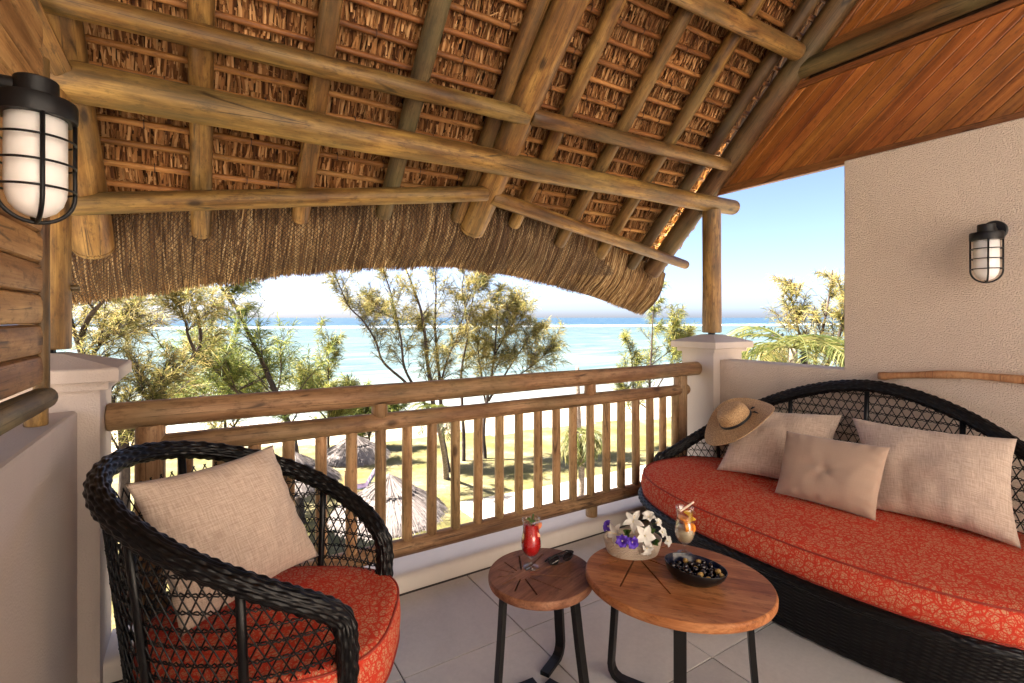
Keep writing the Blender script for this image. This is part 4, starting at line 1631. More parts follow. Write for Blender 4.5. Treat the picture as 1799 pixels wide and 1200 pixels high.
# ------------------------------------------------------------------ tables
def table(name, label, c, a, b_, rot, ztop, thick, legs, mat, groove_c, ngr, gmax):
    t = thing(name, label, 'side table', (c[0], c[1], 0), 'nested round tables', rot)
    Mw = WM[t]
    m_ = MB()
    N = 72
    prof = [(0.90, ztop - thick), (0.965, ztop - thick), (0.985, ztop - thick + 0.004), (0.998, ztop - thick + 0.012), (1.0, ztop - 0.010), (0.993, ztop - 0.003), (0.98, ztop)]
    m_.rings([[(a * s * math.cos(2 * PI * k / N), b_ * s * math.sin(2 * PI * k / N), z) for k in range(N)] for s, z in prof])
    top = m_.build('top', mat, t, Mw, auto=60)
    cut = MB()
    inv = Mw.inverted()
    g0 = inv @ Vector((groove_c[0], groove_c[1], 0))
    for k in range(ngr):
        th = 2 * PI * k / ngr + 0.2
        d_ = Vector((math.cos(th), math.sin(th), 0))
        # distance to the rim
        r_ = 0.02
        while ((g0.x + d_.x * r_) / a) ** 2 + ((g0.y + d_.y * r_) / b_) ** 2 < 1:
            r_ += 0.005
        r1 = min(r_ * 0.74, gmax)
        if r1 < 0.05:
            continue
        n_ = Vector((-d_.y, d_.x, 0)) * 0.0034
        p, q = g0 + d_ * 0.036, g0 + d_ * r1
        vs = [p - n_, p + n_, q + n_, q - n_]
        cut.add([(v_.x, v_.y, ztop - 0.014) for v_ in vs] + [(v_.x, v_.y, ztop + 0.01) for v_ in vs], [(0, 1, 2, 3), (7, 6, 5, 4), (0, 4, 5, 1), (1, 5, 6, 2), (2, 6, 7, 3), (3, 7, 4, 0)])
    co = cut.build('groove_cutter', 'grout', None, Mw)
    bo = top.modifiers.new('grooves', 'BOOLEAN')
    bo.object = co
    bo.operation = 'DIFFERENCE'
    bo.solver = 'EXACT'
    bpy.context.view_layer.update()
    dg = bpy.context.evaluated_depsgraph_get()
    me2 = bpy.data.meshes.new_from_object(top.evaluated_get(dg))
    top.modifiers.clear()
    if len(me2.polygons) > 40:
        top.data = me2
    top.data.materials.clear()
    top.data.materials.append(M[mat])
    top.data.polygons.foreach_set('use_smooth', [True] * len(top.data.polygons))
    top.data.set_sharp_from_angle(angle=math.radians(25))
    bpy.data.objects.remove(co)
    for (th, rt, rb, w_) in legs:
        # bent flat steel bar: down, round the corner, along the floor to the centre
        th = math.radians(th) - rot
        d_ = Vector((math.cos(th), math.sin(th), 0))
        n_ = Vector((-d_.y, d_.x, 0))
        pts = [(rt, ztop - thick), (rt + (rb - rt) * 0.5, ztop * 0.5), (rb, 0.065), (rb - 0.004, 0.04), (rb - 0.016, 0.02), (rb - 0.036, 0.009), (rb - 0.06, 0.0065), (0.03, 0.0065)]
        lb = MB()
        ring = []
        for k, (r_, z) in enumerate(pts):
            p0 = pts[max(k - 1, 0)]
            p1 = pts[min(k + 1, len(pts) - 1)]
            tx, tz = p1[0] - p0[0], p1[1] - p0[1]
            l_ = math.hypot(tx, tz)
            nxr, nzr = -tz / l_, tx / l_
            hw, ht = w_ / 2, w_ * 0.27
            P_ = d_ * r_ + Vector((0, 0, z))
            O_ = d_ * nxr + Vector((0, 0, nzr))
            ring.append([P_ + n_ * hw + O_ * ht, P_ - n_ * hw + O_ * ht, P_ - n_ * hw - O_ * ht, P_ + n_ * hw - O_ * ht])
        lb.rings(ring)
        o_ = lb.build('leg', 'black_metal', t, Mw)
        bv = o_.modifiers.new('edge', 'BEVEL')
        bv.width = 0.0015
        bv.segments = 2
    pl = MB()
    pl.lathe([(0.16 * a / 0.22, ztop - thick - 0.005), (0.16 * a / 0.22, ztop - thick - 0.0005)], 24)
    pl.build('mount_plate', 'black_metal', t, Mw)
    return t


def dir_deg(lat, dep):
    """world angle of a direction given as (right, away) from the camera"""
    v_ = Vector((0.847, -0.531)) * lat + Vector((0.531, 0.847)) * dep
    return math.degrees(math.atan2(v_.y, v_.x))


ZS, ZB = 0.450, 0.495
TSc = (1.188, 1.668)
TBc = (1.565, 1.292)
table('small_round_table', 'small round worn wood table holding the red drink on black bent metal legs', TSc, 0.222, 0.215, 0.3, ZS, 0.036,
      [(dir_deg(-0.9, -0.5), 0.175, 0.20, 0.036), (dir_deg(0.45, 0.75), 0.15, 0.185, 0.040), (dir_deg(0.75, -0.62), 0.16, 0.21, 0.040)], 'teak_grey', W(917, 1009, z=ZS), 11, 0.20)
table('large_round_table', 'larger oval reddish wood table holding the flower basket on black bent metal legs', TBc, 0.352, 0.300, math.radians(-52), ZB, 0.038,
      [(dir_deg(-0.8, 0.5), 0.24, 0.265, 0.040), (dir_deg(-0.25, -0.9), 0.235, 0.25, 0.042), (dir_deg(0.9, -0.25), 0.255, 0.285, 0.040)], 'teak', W(1118, 975, z=ZB), 10, 0.30)

# ------------------------------------------------------------------ drinks
GP_OUT = [(0.0315, 0.0), (0.0325, 0.002), (0.030, 0.004), (0.014, 0.009), (0.0065, 0.016), (0.0055, 0.024), (0.0065, 0.034), (0.012, 0.042), (0.026, 0.054), (0.037, 0.071), (0.0415, 0.089), (0.0405, 0.108), (0.0365, 0.130), (0.0335, 0.150), (0.0335, 0.170), (0.0365, 0.188), (0.0385, 0.198)]


def cocktail(name, label, p, s, liq, level, extras):
    t = thing(name, label, 'drink', tuple(p))
    Mw = WM[t]
    k = Matrix.Scale(s, 4)
    m_ = MB()
    inner = [(max(r - 0.0016, 0.0005), z) for r, z in GP_OUT[::-1] if z > 0.036]
    inner[0] = (GP_OUT[-1][0] - 0.0014, GP_OUT[-1][1])
    m_.lathe(GP_OUT + inner + [(0.0008, 0.044)], 36)
    m_.build('glass', 'glass', t, Mw @ k, smooth=True)
    m_ = MB()
    body = [(max(r - 0.0021, 0.0008), z + (0.004 if z < 0.05 else 0)) for r, z in GP_OUT if 0.04 < z < level]
    rl = float(np.interp(level, [z for r, z in GP_OUT], [r for r, z in GP_OUT])) - 0.0021
    m_.lathe([(0.0008, 0.0455)] + body + [(rl, level), (0.0008, level + 0.0004)], 36)
    m_.build('liquid', liq, t, Mw @ k, smooth=True)
    extras(t, Mw @ k)
    return t


def wedge(mb_, c, ax, r, th, a0=0.0, a1=PI, n=10):
    ax = Vector(ax).normalized()
    u_ = ax.orthogonal().normalized()
    v_ = ax.cross(u_)
    pts = [Vector(c)] + [Vector(c) + (u_ * math.cos(a0 + (a1 - a0) * k / n) + v_ * math.sin(a0 + (a1 - a0) * k / n)) * r for k in range(n + 1)]
    nn = len(pts)
    mb_.add([p + ax * th / 2 for p in pts] + [p - ax * th / 2 for p in pts], [tuple(range(nn)), tuple(range(nn, 2 * nn))[::-1]] + [(i, nn + i, nn + (i + 1) % nn, (i + 1) % nn) for i in range(nn)])


def ex_red(t, Mw):
    m_ = MB()
    wedge(m_, (0.012, -0.018, 0.178), (0.5, 0.8, 0.15), 0.024, 0.006, 0.3, 3.0)
    wedge(m_, (-0.016, -0.021, 0.152), (0.6, -0.7, 0.3), 0.018, 0.006, 0.5, 3.4)
    wedge(m_, (0.006, -0.028, 0.135), (-0.3, -0.9, 0.2), 0.016, 0.006, 2.0, 5.0)
    m_.build('fruit_slice', 'fruit_peach', t, Mw)
    m_ = MB()
    m_.tube([(-0.02, 0.0, 0.20), (0.016, -0.008, 0.185)], 0.0035, 6)
    m_.build('stirrer', 'leaf', t, Mw)
    m_ = MB()
    m_.tube([(0.004, 0.004, 0.16), (0.016, 0.006, 0.212)], [0.003, 0.004], 6)
    m_.tube([(0.0, -0.006, 0.17), (-0.012, -0.004, 0.207)], [0.003, 0.004], 6)
    m_.build('herb', 'leaf', t, Mw)


def ex_cream(t, Mw):
    m_ = MB()
    wedge(m_, (-0.018, -0.020, 0.125), (0.8, -0.55, 0.1), 0.021, 0.012, 0, 5.5)
    wedge(m_, (0.008, -0.030, 0.118), (0.1, -0.9, 0.3), 0.018, 0.012, 0.5, 6.0)
    wedge(m_, (-0.006, 0.004, 0.150), (0.2, -0.2, 1), 0.024, 0.008, 0, 6.2)
    m_.build('fruit_piece', 'fruit_orange', t, Mw)
    m_ = MB()
    wedge(m_, (0.026, -0.014, 0.135), (-0.8, -0.5, 0.1), 0.020, 0.005, 1.2, 4.6)
    wedge(m_, (0.022, 0.004, 0.158), (-0.9, -0.3, 0.3), 0.018, 0.005, 0.2, 3.6)
    m_.build('citrus_slice', 'fruit_yellow', t, Mw)
    m_ = MB()
    m_.tube([(-0.052, -0.020, 0.198), (0.062, 0.004, 0.2045)], 0.0042, 10)
    m_.build('straw', 'straw_pale', t, Mw)


pr = W(933, 996, z=ZS)
cocktail('red_cocktail', 'bright red iced drink in a curvy stemmed glass on the small table', pr, 1.03, 'liquid_red', 0.172, ex_red)
pc = W(1203, 972, z=ZB)
cocktail('orange_cocktail', 'pale cloudy drink with orange fruit and straw across its rim on the large table', pc, 1.0, 'liquid_cream', 0.108, ex_cream)

# ------------------------------------------------------------------ sunglasses
sg_p = W(984, 987, z=ZS)
SGM = Matrix.Translation(sg_p) @ Matrix.Rotation(math.radians(dir_deg(0.80, 0.5)), 4, 'Z')
sg = bpy.data.objects.new('sunglasses', None)
link(sg, None, SGM)
tag(sg, 'black sunglasses lying folded on the small round table', 'sunglasses')
m = MB()
ln = MB()
for s in (-1, 1):
    ring = [(0.034 * s + 0.027 * math.cos(a) * (1 + 0.12 * math.cos(a) * s), -0.012 + 0.006 * math.cos(a) ** 2, 0.021 + 0.018 * math.sin(a)) for a in [2 * PI * k / 24 for k in range(24)]]
    m.tube(ring, 0.0026, 6, closed=True)
    ln.add(ring, [tuple(range(24))])
m.tube([(-0.009, -0.012, 0.028), (0, -0.014, 0.031), (0.009, -0.012, 0.028)], 0.0026, 6)
m.build('frame', 'black_metal', sg, SGM, smooth=True)
ln.build('lens', 'lens', sg, SGM)
for s in (-1, 1):
    m = MB()
    m.tube([(0.064 * s, -0.010, 0.030), (0.066 * s, 0.0, 0.030), (0.052 * s, 0.016 + 0.007 * s, 0.027), (-0.005 * s, 0.022 + 0.008 * s, 0.018), (-0.045 * s, 0.024 + 0.008 * s, 0.008), (-0.058 * s, 0.022 + 0.008 * s, 0.004)], [0.0035, 0.0035, 0.003, 0.003, 0.004, 0.0035], 6)
    m.build('temple', 'black_metal', sg, SGM, smooth=True)

# ------------------------------------------------------------------ olives in a dark bowl
bp = W(1222, 1020, z=ZB)
BM = Matrix.Translation((bp.x, bp.y, ZB)) @ Matrix.Rotation(math.radians(dir_deg(0.93, -0.36)), 4, 'Z')
bowl = bpy.data.objects.new('olive_bowl', None)
link(bowl, None, BM)
tag(bowl, 'dark oval glazed bowl of olives on the large table', 'bowl')


def bowl_rings(pr_):
    rs_ = []
    for r, z in pr_:
        rs_.append([(0.114 * r * math.cos(a), 0.086 * r * math.sin(a), z * (1 - 0.16 * math.cos(a) * (z / 0.06))) for a in [2 * PI * k / 48 for k in range(48)]])
    return rs_


m = MB()
m.rings(bowl_rings([(0.50, 0.0), (0.60, 0.002), (0.80, 0.016), (0.93, 0.034), (1.0, 0.058), (0.995, 0.0605), (0.975, 0.0605)]), True, True, False)
m.build('shell', 'ceramic_black', bowl, BM, smooth=True)
m = MB()
m.rings(bowl_rings([(0.975, 0.0605), (0.96, 0.056), (0.89, 0.034), (0.75, 0.018), (0.5, 0.007), (0.2, 0.005), (0.01, 0.005)]), True, False, True)
m.build('glaze_lining', 'ceramic', bowl, BM, smooth=True)
om = MB()
om.lathe([(0.0008, -0.0115), (0.005, -0.0105), (0.0085, -0.007), (0.0100, 0.0), (0.0085, 0.007), (0.005, 0.0105), (0.0016, 0.0118), (0.0012, 0.011)], 14)
o_b = om.build('black_olive', 'olive_black', None, Matrix.Identity(4), smooth=True)
om2 = MB()
om2.v, om2.f = om.v, om.f
o_t = om2.build('tan_olive', 'olive_tan', None, Matrix.Identity(4), smooth=True)
placed = []
first = {'b': True, 't': True}
tries = 0
while len(placed) < 52 and tries < 6000:
    tries += 1
    a = RND.uniform(0, 2 * PI)
    r = math.sqrt(RND.random()) * 0.84
    z = 0.020 + RND.choice([0.0, 0.016, 0.026]) * (1.0 if r < 0.7 else 0.9)
    lim = 0.60 if z < 0.03 else 0.86
    if r > lim:
        continue
    p = Vector((0.112 * r * math.cos(a), 0.084 * r * math.sin(a), z))
    if any((p - q).length < 0.0192 for q in placed):
        continue
    placed.append(p)
    tan = RND.random() < 0.2
    src = o_t if tan else o_b
    if first['t' if tan else 'b']:
        ob = src
        first['t' if tan else 'b'] = False
    else:
        ob = src.copy()
        COL.objects.link(ob)
    Mo = BM @ Matrix.Translation(p) @ Matrix.Rotation(RND.uniform(0, 6), 4, 'Z') @ Matrix.Rotation(RND.uniform(0.6, 1.9), 4, 'X') @ Matrix.Scale(RND.uniform(0.92, 1.1), 4)
    ob.matrix_basis = Mo
    tag(ob, 'tan green olive among the black ones in the dark bowl' if tan else 'glossy black olive heaped in the dark bowl', 'olive', 'tan olives in the dark bowl' if tan else 'black olives in the dark bowl')

# ------------------------------------------------------------------ flower basket
kp = W(1111, 969, z=ZB)
KM = Matrix.Translation((kp.x, kp.y, ZB)) @ Matrix.Rotation(math.radians(dir_deg(1, 0)), 4, 'Z')
bas = bpy.data.objects.new('flower_basket', None)
link(bas, None, KM)
tag(bas, 'low oval white woven rattan basket of flowers on the large table', 'basket')
V = []
nu, nv_ = 180, 40
for j in range(nv_ + 1):
    z = 0.002 + 0.056 * j / nv_
    k_ = 0.88 + 0.14 * (j / nv_) ** 0.8
    for i in range(nu):
        a = 2 * PI * i / nu
        row = math.floor(z / 0.0058)
        d_ = 0.0021 * (abs(math.sin(PI * z / 0.0058)) + 0.9 * math.cos(a * 44 + PI * (row % 2)))
        V.append(((0.118 * k_ + d_) * math.cos(a), (0.088 * k_ + d_) * math.sin(a), z))
i = np.arange(nv_)[:, None] * nu
j = np.arange(nu)[None]
j2 = (j + 1) % nu
np_mesh('woven_wall', np.array(V), np.stack([i + j, i + j2, i + nu + j2, i + nu + j], -1).reshape(-1, 4), 'basket', bas, KM, True)
m = MB()
m.tube([(0.121 * math.cos(a), 0.0905 * math.sin(a), 0.059) for a in [2 * PI * k / 60 for k in range(60)]], 0.0035, 6, closed=True)
m.build('rim_band', 'basket', bas, KM, smooth=True)
m = MB()
m.prism([(0.107 * math.cos(2 * PI * k / 40), 0.08 * math.sin(2 * PI * k / 40)) for k in range(40)], 0.001, 0.004)
m.prism([(0.112 * math.cos(2 * PI * k / 40), 0.083 * math.sin(2 * PI * k / 40)) for k in range(40)], 0.034, 0.040)
m.build('base', 'basket', bas, KM)


def flower(name, label, p, face, petal_len, petal_w, mat, npet=5, cup=0.35, stamen=0.0, group=None, roll=0.0):
    face = Vector(face).normalized()
    q = Z3.rotation_difference(face)
    Mw = Matrix.Translation(p) @ q.to_matrix().to_4x4() @ Matrix.Rotation(roll, 4, 'Z')
    root = bpy.data.objects.new(name, None)
    link(root, None, Mw)
    tag(root, label, 'flower', group)
    for k in range(npet):
        a0 = 2 * PI * k / npet + RND.uniform(-0.12, 0.12)
        ln_ = petal_len * RND.uniform(0.9, 1.1)
        cu = cup * RND.uniform(0.6, 1.4)
        m_ = MB()
        grid = []
        nl, nw = 8, 6
        for i_ in range(nl + 1):
            t = i_ / nl
            wd_ = petal_w * (math.sin(PI * min(1, t ** 0.75 * 0.93 + 0.04)) ** 0.75)
            for j_ in range(nw + 1):
                s = -1 + 2 * j_ / nw
                r_ = ln_ * t - 0.08 * ln_ * s * s * t
                z = ln_ * (cu * math.sin(t * 1.9) - 0.35 * cu * t * t * 1.4) + 0.10 * petal_w * s * s + 0.05 * petal_w * math.sin(6 * t + 3 * s + k) * t
                grid.append((r_ + 0.002, s * wd_ * 0.5, z))
        m_.v = grid
        m_.f = [(i_ * (nw + 1) + j_, (i_ + 1) * (nw + 1) + j_, (i_ + 1) * (nw + 1) + j_ + 1, i_ * (nw + 1) + j_ + 1) for i_ in range(nl) for j_ in range(nw)]
        m_.build('petal', mat, root, Mw @ Matrix.Rotation(a0, 4, 'Z'), smooth=True)
    m_ = MB()
    m_.lathe([(0.003, -0.01), (0.004, 0.0), (0.003, 0.006), (0.0005, 0.008)], 8)
    if stamen:
        m_.tube([(0, 0, 0), (0.003, 0, stamen * 0.5), (0.006, 0.002, stamen)], [0.0018, 0.0014, 0.0022], 6)
        for k in range(10):
            m_.tube([(0.005, 0.001, stamen * (0.7 + 0.03 * k)), (0.005 + 0.006 * math.cos(k * 2.4), 0.006 * math.sin(k * 2.4), stamen * (0.75 + 0.03 * k))], 0.0007, 4)
    m_.build('stamen', 'stamen', root, Mw, smooth=True)
    m_ = MB()
    m_.tube([(0, 0, -0.004), (0, 0, -0.03)], 0.0022, 6)
    m_.build('stem', 'leaf', root, Mw)
    return root


CAMV = -Vector((0.531, 0.847, 0))
RV = Vector((0.847, -0.531, 0))


def fp(u, v, dz=0.0):
    """a point over the basket seen at photo pixel (u, v), dz metres nearer than its centre line"""
    dep0 = kp.x * 0.531 + kp.y * 0.847
    return W(u, v, dep=dep0 - dz)


WG = 'white flowers in the basket'
flower('white_flower', 'large white flower with long upright pistil topmost in the basket', fp(1112, 917, 0.01), CAMV * 0.8 + Z3 * 0.8 - RV * 0.1, 0.050, 0.026, 'petal_white', 5, 0.4, 0.05, WG, 0.3)
flower('white_flower', 'white flower opening toward the red drink at the left edge of the basket', fp(1083, 938, 0.05), CAMV * 0.7 - RV * 0.8 + Z3 * 0.35, 0.048, 0.024, 'petal_white', 5, 0.35, 0.05, WG, 1.0)
flower('white_flower', 'white flower with broad petals facing out over the front rim of the basket', fp(1133, 941, 0.09), CAMV * 1.0 + Z3 * 0.35 + RV * 0.1, 0.046, 0.030, 'petal_white', 5, 0.25, 0.0, WG, 0.55)
flower('white_flower', 'white flower hanging low over the woven front of the basket', fp(1136, 962, 0.105), CAMV * 0.9 - Z3 * 0.35 + RV * 0.2, 0.032, 0.022, 'petal_white', 5, 0.5, 0.0, WG, 0.9)
flower('white_flower', 'small ruffled white flower standing highest beside the green leaves', fp(1139, 908, -0.02), CAMV * 0.6 + Z3 * 0.9, 0.028, 0.024, 'petal_white', 6, 0.5, 0.0, WG)
flower('white_flower', 'small white flower just below the highest ruffled one', fp(1155, 918, 0.0), CAMV * 0.6 + Z3 * 0.5 + RV * 0.6, 0.020, 0.018, 'petal_white', 5, 0.5, 0.0, WG)
flower('white_flower', 'small white flower poking out toward the orange drink', fp(1163, 935, 0.0), CAMV * 0.7 + Z3 * 0.4 + RV * 0.6, 0.024, 0.021, 'petal_white', 5, 0.35, 0.0, WG, 0.4)
flower('white_flower', 'lowest small white flower at the orange drink side of the basket', fp(1172, 950, 0.01), CAMV * 0.8 + Z3 * 0.2 + RV * 0.6, 0.024, 0.021, 'petal_white', 5, 0.3, 0.0, WG, 0.8)
PG = 'purple flowers in the basket'
flower('purple_flower', 'purple flower at the front of the basket left of the other front one', fp(1093, 950, 0.10), CAMV * 0.9 - RV * 0.2 + Z3 * 0.3, 0.026, 0.026, 'petal_purple', 7, 0.8, 0.0, PG)
flower('purple_flower', 'purple flower at the front of the basket under the broad white one', fp(1110, 952, 0.10), CAMV * 1.0 + RV * 0.1 + Z3 * 0.15, 0.026, 0.026, 'petal_purple', 7, 0.8, 0.0, PG)
flower('purple_flower', 'purple flower set back at the far left of the basket', fp(1069, 925, 0.0), CAMV * 0.5 - RV * 0.6 + Z3 * 0.6, 0.024, 0.025, 'petal_purple', 6, 0.7, 0.0, PG)


def sprig(label, p, dirs, ln_):
    root = bpy.data.objects.new('leaf_sprig', None)
    Mw = Matrix.Translation(p)
    link(root, None, Mw)
    tag(root, label, 'leaves', 'leaf sprigs in the basket')
    for d_ in dirs:
        d_ = Vector(d_).normalized()
        sd_ = d_.cross(CAMV + Z3 * 0.4).normalized()
        up_ = sd_.cross(d_)
        m_ = MB()
        n_ = 7
        for i_ in range(n_ + 1):
            t = i_ / n_
            wv = ln_ * 0.30 * math.sin(PI * (0.04 + 0.94 * t ** 0.85))
            c_ = d_ * ln_ * t + up_ * ln_ * 0.18 * math.sin(t * 2.2)
            m_.v += [tuple(c_ - sd_ * wv + up_ * wv * 0.3), tuple(c_), tuple(c_ + sd_ * wv + up_ * wv * 0.3)]
        m_.f = [(i_ * 3 + a_, i_ * 3 + a_ + 1, i_ * 3 + a_ + 4, i_ * 3 + a_ + 3) for i_ in range(n_) for a_ in (0, 1)]
        m_.build('leaf', 'leaf', root, Mw, smooth=True)


sprig('tuft of green leaves below the highest white flower', fp(1138, 935, 0.01), [CAMV * 0.4 + RV * s + Z3 * z for s, z in ((-0.7, 0.9), (-0.2, 1.2), (0.4, 1.0), (0.9, 0.6), (0.1, 0.5))], 0.04)
sprig('broad green leaves low beside the broad white flower', fp(1146, 950, 0.05), [CAMV * 0.8 + RV * s + Z3 * z for s, z in ((0.3, 0.5), (0.9, 0.3), (0.5, -0.3), (0.0, 0.8))], 0.036)
sprig('few green leaves between the big white flowers', fp(1100, 935, 0.02), [CAMV * 0.5 + RV * s + Z3 * z for s, z in ((-0.6, 0.5), (0.5, 0.5), (0.0, -0.4))], 0.034)

# ------------------------------------------------------------------ wall lamps
def wall_lamp(label, p, to_wall, dist):
    """p: centre of the glass, to_wall: unit vector toward the wall"""
    lp = thing('wall_lamp', label, 'wall lamp', tuple(p), 'caged bulkhead wall lamps')
    Mw = WM[lp]
    ang = math.atan2(to_wall[1], to_wall[0])
    Mr = Mw @ Matrix.Rotation(ang, 4, 'Z')
    m_ = MB()
    m_.lathe([(0.050, 0.082), (0.0505, -0.060), (0.049, -0.082), (0.043, -0.102), (0.032, -0.117), (0.016, -0.127), (0.002, -0.130)], 32)
    m_.build('glass_shade', 'white_glass', lp, Mr, smooth=True)
    m_ = MB()
    m_.lathe([(0.066, 0.080), (0.0675, 0.083), (0.0675, 0.116), (0.065, 0.120), (0.037, 0.121), (0.0365, 0.160), (0.034, 0.163), (0.001, 0.163)], 40)
    m_.build('cap', 'black_metal', lp, Mr, auto=35)
    m_ = MB()
    m_.tube([(0.02, 0, 0.142), (dist - 0.018, 0, 0.142)], 0.018, 18)
    m_.build('arm', 'black_metal', lp, Mr, auto=35)
    m_ = MB()
    pr2 = [(0.052, dist), (0.054, dist - 0.003), (0.054, dist - 0.018), (0.050, dist - 0.022)]
    m_.rings([[(x, r * math.cos(2 * PI * k / 36), 0.140 + r * math.sin(2 * PI * k / 36)) for k in range(36)] for r, x in pr2])
    m_.build('backplate', 'black_metal', lp, Mr, auto=35)
    for a in (0.35, 0.35 + PI / 2):
        m_ = MB()
        pts = [(0.0625, 0.085), (0.0625, -0.07)] + [(0.0625 * math.cos(t), -0.078 - 0.062 * math.sin(t)) for t in [PI * k / 20 for k in range(21)]] + [(-0.0625, -0.07), (-0.0625, 0.085)]
        m_.tube([(r * math.cos(a), r * math.sin(a), z) for r, z in pts], 0.0043, 8)
        m_.build('cage_bar', 'black_metal', lp, Mr, smooth=True)
    for z in (0.035, -0.017, -0.070):
        m_ = MB()
        m_.tube([(0.063 * math.cos(2 * PI * k / 40), 0.063 * math.sin(2 * PI * k / 40), z) for k in range(40)], 0.0026, 6, closed=True)
        m_.build('cage_ring', 'black_metal', lp, Mr, smooth=True)
    return lp


wall_lamp('black caged bulkhead lamp with white glass on the right stucco wall', W(1733, 449, x=3.47), (1, 0, 0), 3.603 - 3.47)
wall_lamp('large near black caged bulkhead lamp with white glass by the log siding', W(64, 275, dep=1.05), (-1, 0, 0), 0.164)

# ------------------------------------------------------------------ driftwood stick on the wall
st = MB()
pts = [W(1543, 660, x=3.57), W(1553, 661, x=3.575), W(1562, 660, x=3.57), W(1600, 659, x=3.572), W(1650, 658, x=3.57), W(1700, 659, x=3.568), W(1760, 664, x=3.57), W(1830, 670, x=3.572), W(1930, 678, x=3.57)]
P, s_ = resample(pts, 0.03)
rad = [0.021 + 0.004 * mnoise.noise(Vector((q[1] * 6, 1, 2))) + (0.005 if abs(q[1] - P[0][1] + 0.03) < 0.02 else 0) for q in P]
st.tube(P, rad, 14)
o = st.build('driftwood_stick', 'drift', smooth=True)
tag(o, 'bent bare driftwood stick fixed level on the stucco wall above the sofa', 'stick')

# ------------------------------------------------------------------ trees
def foliage_mat(name, stops):
    m, nt, b = new_mat(name)
    g = nd(nt, 'NewGeometry')
    c = ramp(nt, g.outputs['Random Per Island'], stops)
    v = coords(nt, rand=False)
    n = noise_t(nt, v, 0.9, 3)
    c = mixc(nt, ramp(nt, n, [(0.45, 0.0), (0.68, 0.5)]), c, tuple(0.5 * x + 0.5 * y for x, y in zip(stops[0][1], (0.05, 0.075, 0.02))))
    nt.links.new(c, b.inputs['Base Color'])
    b.inputs['Roughness'].default_value = 0.55
    b.inputs['Specular IOR Level'].default_value = 0.25
    tr = nd(nt, 'BsdfTranslucent', {'Color': c})
    mx = nd(nt, 'MixShader', {0: 0.45})
    nt.links.new(b.outputs[0], mx.inputs[1])
    nt.links.new(tr.outputs[0], mx.inputs[2])
    nt.links.new(mx.outputs[0], nt.nodes['Material Output'].inputs[0])
    M[name] = m


foliage_mat('needles_green', [(0, (0.041, 0.068, 0.014)), (0.5, (0.135, 0.169, 0.035)), (1, (0.365, 0.351, 0.088))])
foliage_mat('needles_gold', [(0, (0.057, 0.069, 0.016)), (0.4, (0.213, 0.196, 0.052)), (1, (0.506, 0.385, 0.144))])
foliage_mat('needles_mix', [(0, (0.050, 0.075, 0.015)), (0.5, (0.188, 0.200, 0.045)), (1, (0.450, 0.375, 0.112))])
foliage_mat('palm_leaf', [(0, (0.03, 0.045, 0.01)), (0.5, (0.09, 0.10, 0.022)), (1, (0.24, 0.205, 0.07))])
M['bark'] = wood('casuarina_bark', (0.022, 0.015, 0.012), (0.052, 0.036, 0.028), (0.095, 0.07, 0.055), 0.9, grain=14, along=0.25, knots=False, bstr=0.8)
M['palm_bark'] = wood('palm_bark', (0.10, 0.075, 0.055), (0.19, 0.15, 0.115), (0.28, 0.23, 0.18), 0.9, grain=10, along=2.0, knots=False, bstr=0.8)


def needle_mesh(name, P, D, mat, parent, per, ln, wd, droop=0.45):
    P = np.repeat(np.array(P), per, 0)
    D = np.repeat(nrmz(np.array(D)), per, 0)
    n = len(P)
    d0 = nrmz(D * 1.0 + NPR.normal(0, 0.5, (n, 3)))
    L = ln * NPR.uniform(0.4, 1.25, n)
    A = np.zeros((n, 3, 3))
    A[:, 0] = P + D * NPR.uniform(-0.6, 0.6, (n, 1)) * ln * 0.6 + NPR.normal(0, 0.012, (n, 3))
    A[:, 1] = A[:, 0] + d0 * (L * 0.5)[:, None] + np.array([0, 0, -droop * 0.15]) * L[:, None]
    A[:, 2] = A[:, 0] + d0 * L[:, None] + np.array([0, 0, -droop * 0.7]) * L[:, None]
    wdir = nrmz(np.cross(d0, NPR.normal(0, 1, (n, 3))))
    V, Fq = strips(A, wdir, np.full(n, wd) * NPR.uniform(0.6, 1.3, n), (0.8, 1.0, 0.25))
    return np_mesh(name, V, Fq, mat, parent, kind=None)


